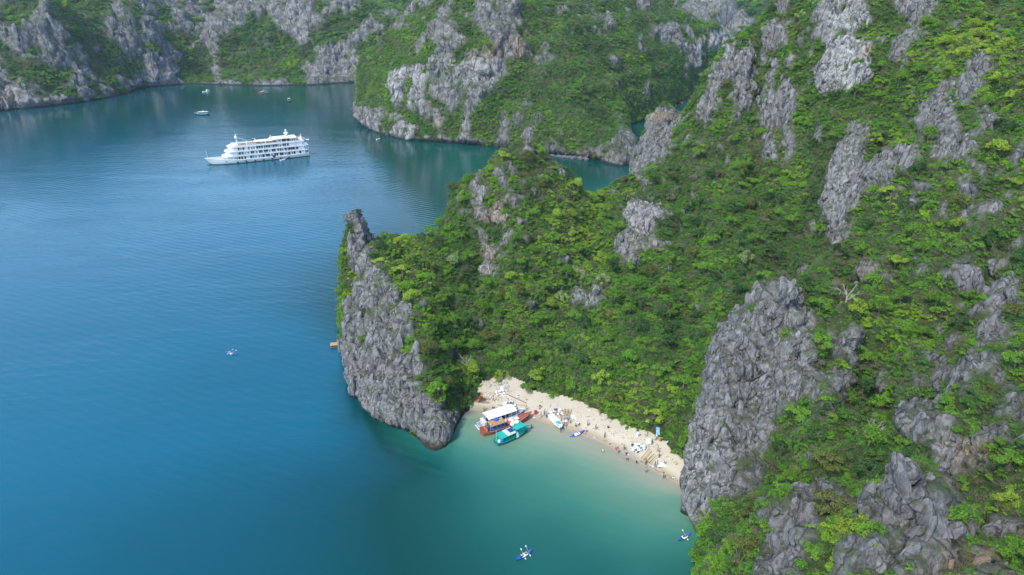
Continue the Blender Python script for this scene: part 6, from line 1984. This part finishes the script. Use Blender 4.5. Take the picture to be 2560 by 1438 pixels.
# red bin, red bag, small things
p = sand(1339, 1035)
r = thing('bin', 'red plastic bin standing alone on the pale sand', 'bin', p)
m = MB(); m.lathe([(0.34, 0), (0.42, 0.85), (0.46, 0.9)], REDP, 14); m.obj('body', r)
m = MB(); m.lathe([(0.40, 0.905), (0.36, 0.96)], paint('dark_red', (0.30, 0.02, 0.02), 0.6), 14); m.obj('lid', r)
p = sand(1540, 1127)
o = link('bag', sack_mesh(91, REDP), loc=p + Vector((0.1, 0, 0.75)), scale=(1.0, 0.7, 1.0)); tag(o, 'red bag carried by the person on the wet sand', 'bag')
p = sand(1326, 1032)
r = thing('bottle', 'small green float lying on the sand left of the red bin', 'float', p)
m = MB(); m.lathe([(0.12, 0), (0.2, 0.12), (0.2, 0.4), (0.08, 0.5)], TEAL, 10); m.obj('body', r)
r.name = 'float'
# boulders of the scree at the back of the beach and by the headland foot
bg = np.random.default_rng(66)
BOULD = [rock_mesh(bg, 'boulder', paint('scree_rock', (0.40, 0.36, 0.30), 0.9, var=0.35, scale=2.5, bump=0.6)) for i in range(1)]
bmat = BOULD[0].materials[0]
DARKROCK = paint('shore_rock', (0.13, 0.125, 0.12), 0.9, var=0.4, scale=1.5, bump=0.6)
for _ in range(3):
    BOULD.append(rock_mesh(bg, 'boulder', bmat))
def boulders(lst, where, z=None):
    for u, v, s in lst:
        p = sand(u, v) if z is None else W(u, v, z)
        o = link('boulder', BOULD[bg.integers(0, 4)], loc=p + Vector((0, 0, s * 0.15)), rot=(bg.random() * 3, bg.random() * 3, bg.random() * 6), scale=(s, s * 0.8, s * 0.6))
        sz = 'large' if s > 1.9 or 0.8 < s <= 1.1 else 'middle-sized' if s > 1.5 or 0.55 < s <= 0.8 else 'small'
        us = [q[0] for q in lst]
        t = (u - min(us)) / (max(us) - min(us) + 1e-6)
        part = ('left end', 'left of the middle', 'middle', 'right of the middle', 'right end')[min(4, int(t * 5))]
        if z is not None:
            o.material_slots[0].link = 'OBJECT'; o.material_slots[0].material = DARKROCK
        tag(o, f'{sz} {"pale" if z is None else "grey"} boulder {where}, {part}', 'boulder', f'{sz} boulders {where}, {part}')
boulders([(1235 + bg.normal() * 22, 962 + bg.normal() * 7, 0.35 + 0.7 * bg.random()) for _ in range(26)], 'in the scree at the back of the beach')
boulders([(1186, 985, 1.0), (1182, 1002, 0.8), (1176, 1016, 1.1), (1690, 1160, 0.7), (1700, 1190, 1.0)], 'where the beach meets the cliff')
boulders([(850, 880, 0.9), (856, 888, 1.2), (846, 874, 0.6), (862, 900, 1.0)], 'in the water below the raft', 0.0)
boulders([(u_, 391 + (u_ - 1380) * 0.09 + bg.normal() * 1.0, 1.2 + 1.6 * bg.random()) for u_ in range(1360, 1470, 6)], 'along the shore of the middle island', 0.0)
boulders([(u_, 264 - (u_ - 1690) * 0.33 + bg.normal() * 1.0, 1.2 + 1.8 * bg.random()) for u_ in range(1688, 1760, 8)], 'along the far side of the channel', 0.0)

# wrack, twigs and small litter strewn on the sand: far too many and too small to count
def litter(n):
    rg = np.random.default_rng(303)
    V, F, M = [], [], []
    for i in range(n):
        t = rg.random()
        if t < 0.5:   # wrack line along the top of the wet sand
            u = 1180 + 520 * rg.random(); v = np.interp(u, [1180, 1300, 1400, 1500, 1600, 1700], [1022, 1032, 1058, 1094, 1144, 1196]) + rg.normal() * 3.5
        elif t < 0.75:
            u, v = 1235 + rg.normal() * 30, 990 + rg.normal() * 12
        else:
            u = 1290 + 400 * rg.random(); v = np.interp(u, [1290, 1400, 1500, 1600, 1700], [1003, 1026, 1056, 1103, 1165]) + rg.normal() * 9
        x, y, z = P(u, v, None, 1.2)
        zz, d = beach_z(np.array([x]), np.array([y]))
        if d[0] < 0.3: continue
        l = 0.07 + 0.3 * rg.random() ** 4
        w = 0.03 + 0.04 * rg.random() if rg.random() < 0.8 else l * 0.6
        a = rg.random() * 6.28
        c, s_ = math.cos(a), math.sin(a)
        o = len(V)
        for zq in (-0.02, 0.05 + 0.06 * rg.random()):
            for dx, dy in ((-l, -w), (l, -w), (l, w), (-l, w)):
                V.append((x + dx * c - dy * s_, y + dx * s_ + dy * c, zz[0] + zq))
        for f in ((4, 5, 6, 7), (0, 1, 5, 4), (1, 2, 6, 5), (2, 3, 7, 6), (3, 0, 4, 7)):
            F.append(tuple(o + k for k in f)); M.append(0 if w < 0.07 else int(rg.integers(1, 4)))
    me = mesh_from('beach_litter', V, F, [DBAM, TARP, BAGC['pale blue'], WOOD], M)
    tag(link('beach_litter', me), kind='stuff')
litter(750)
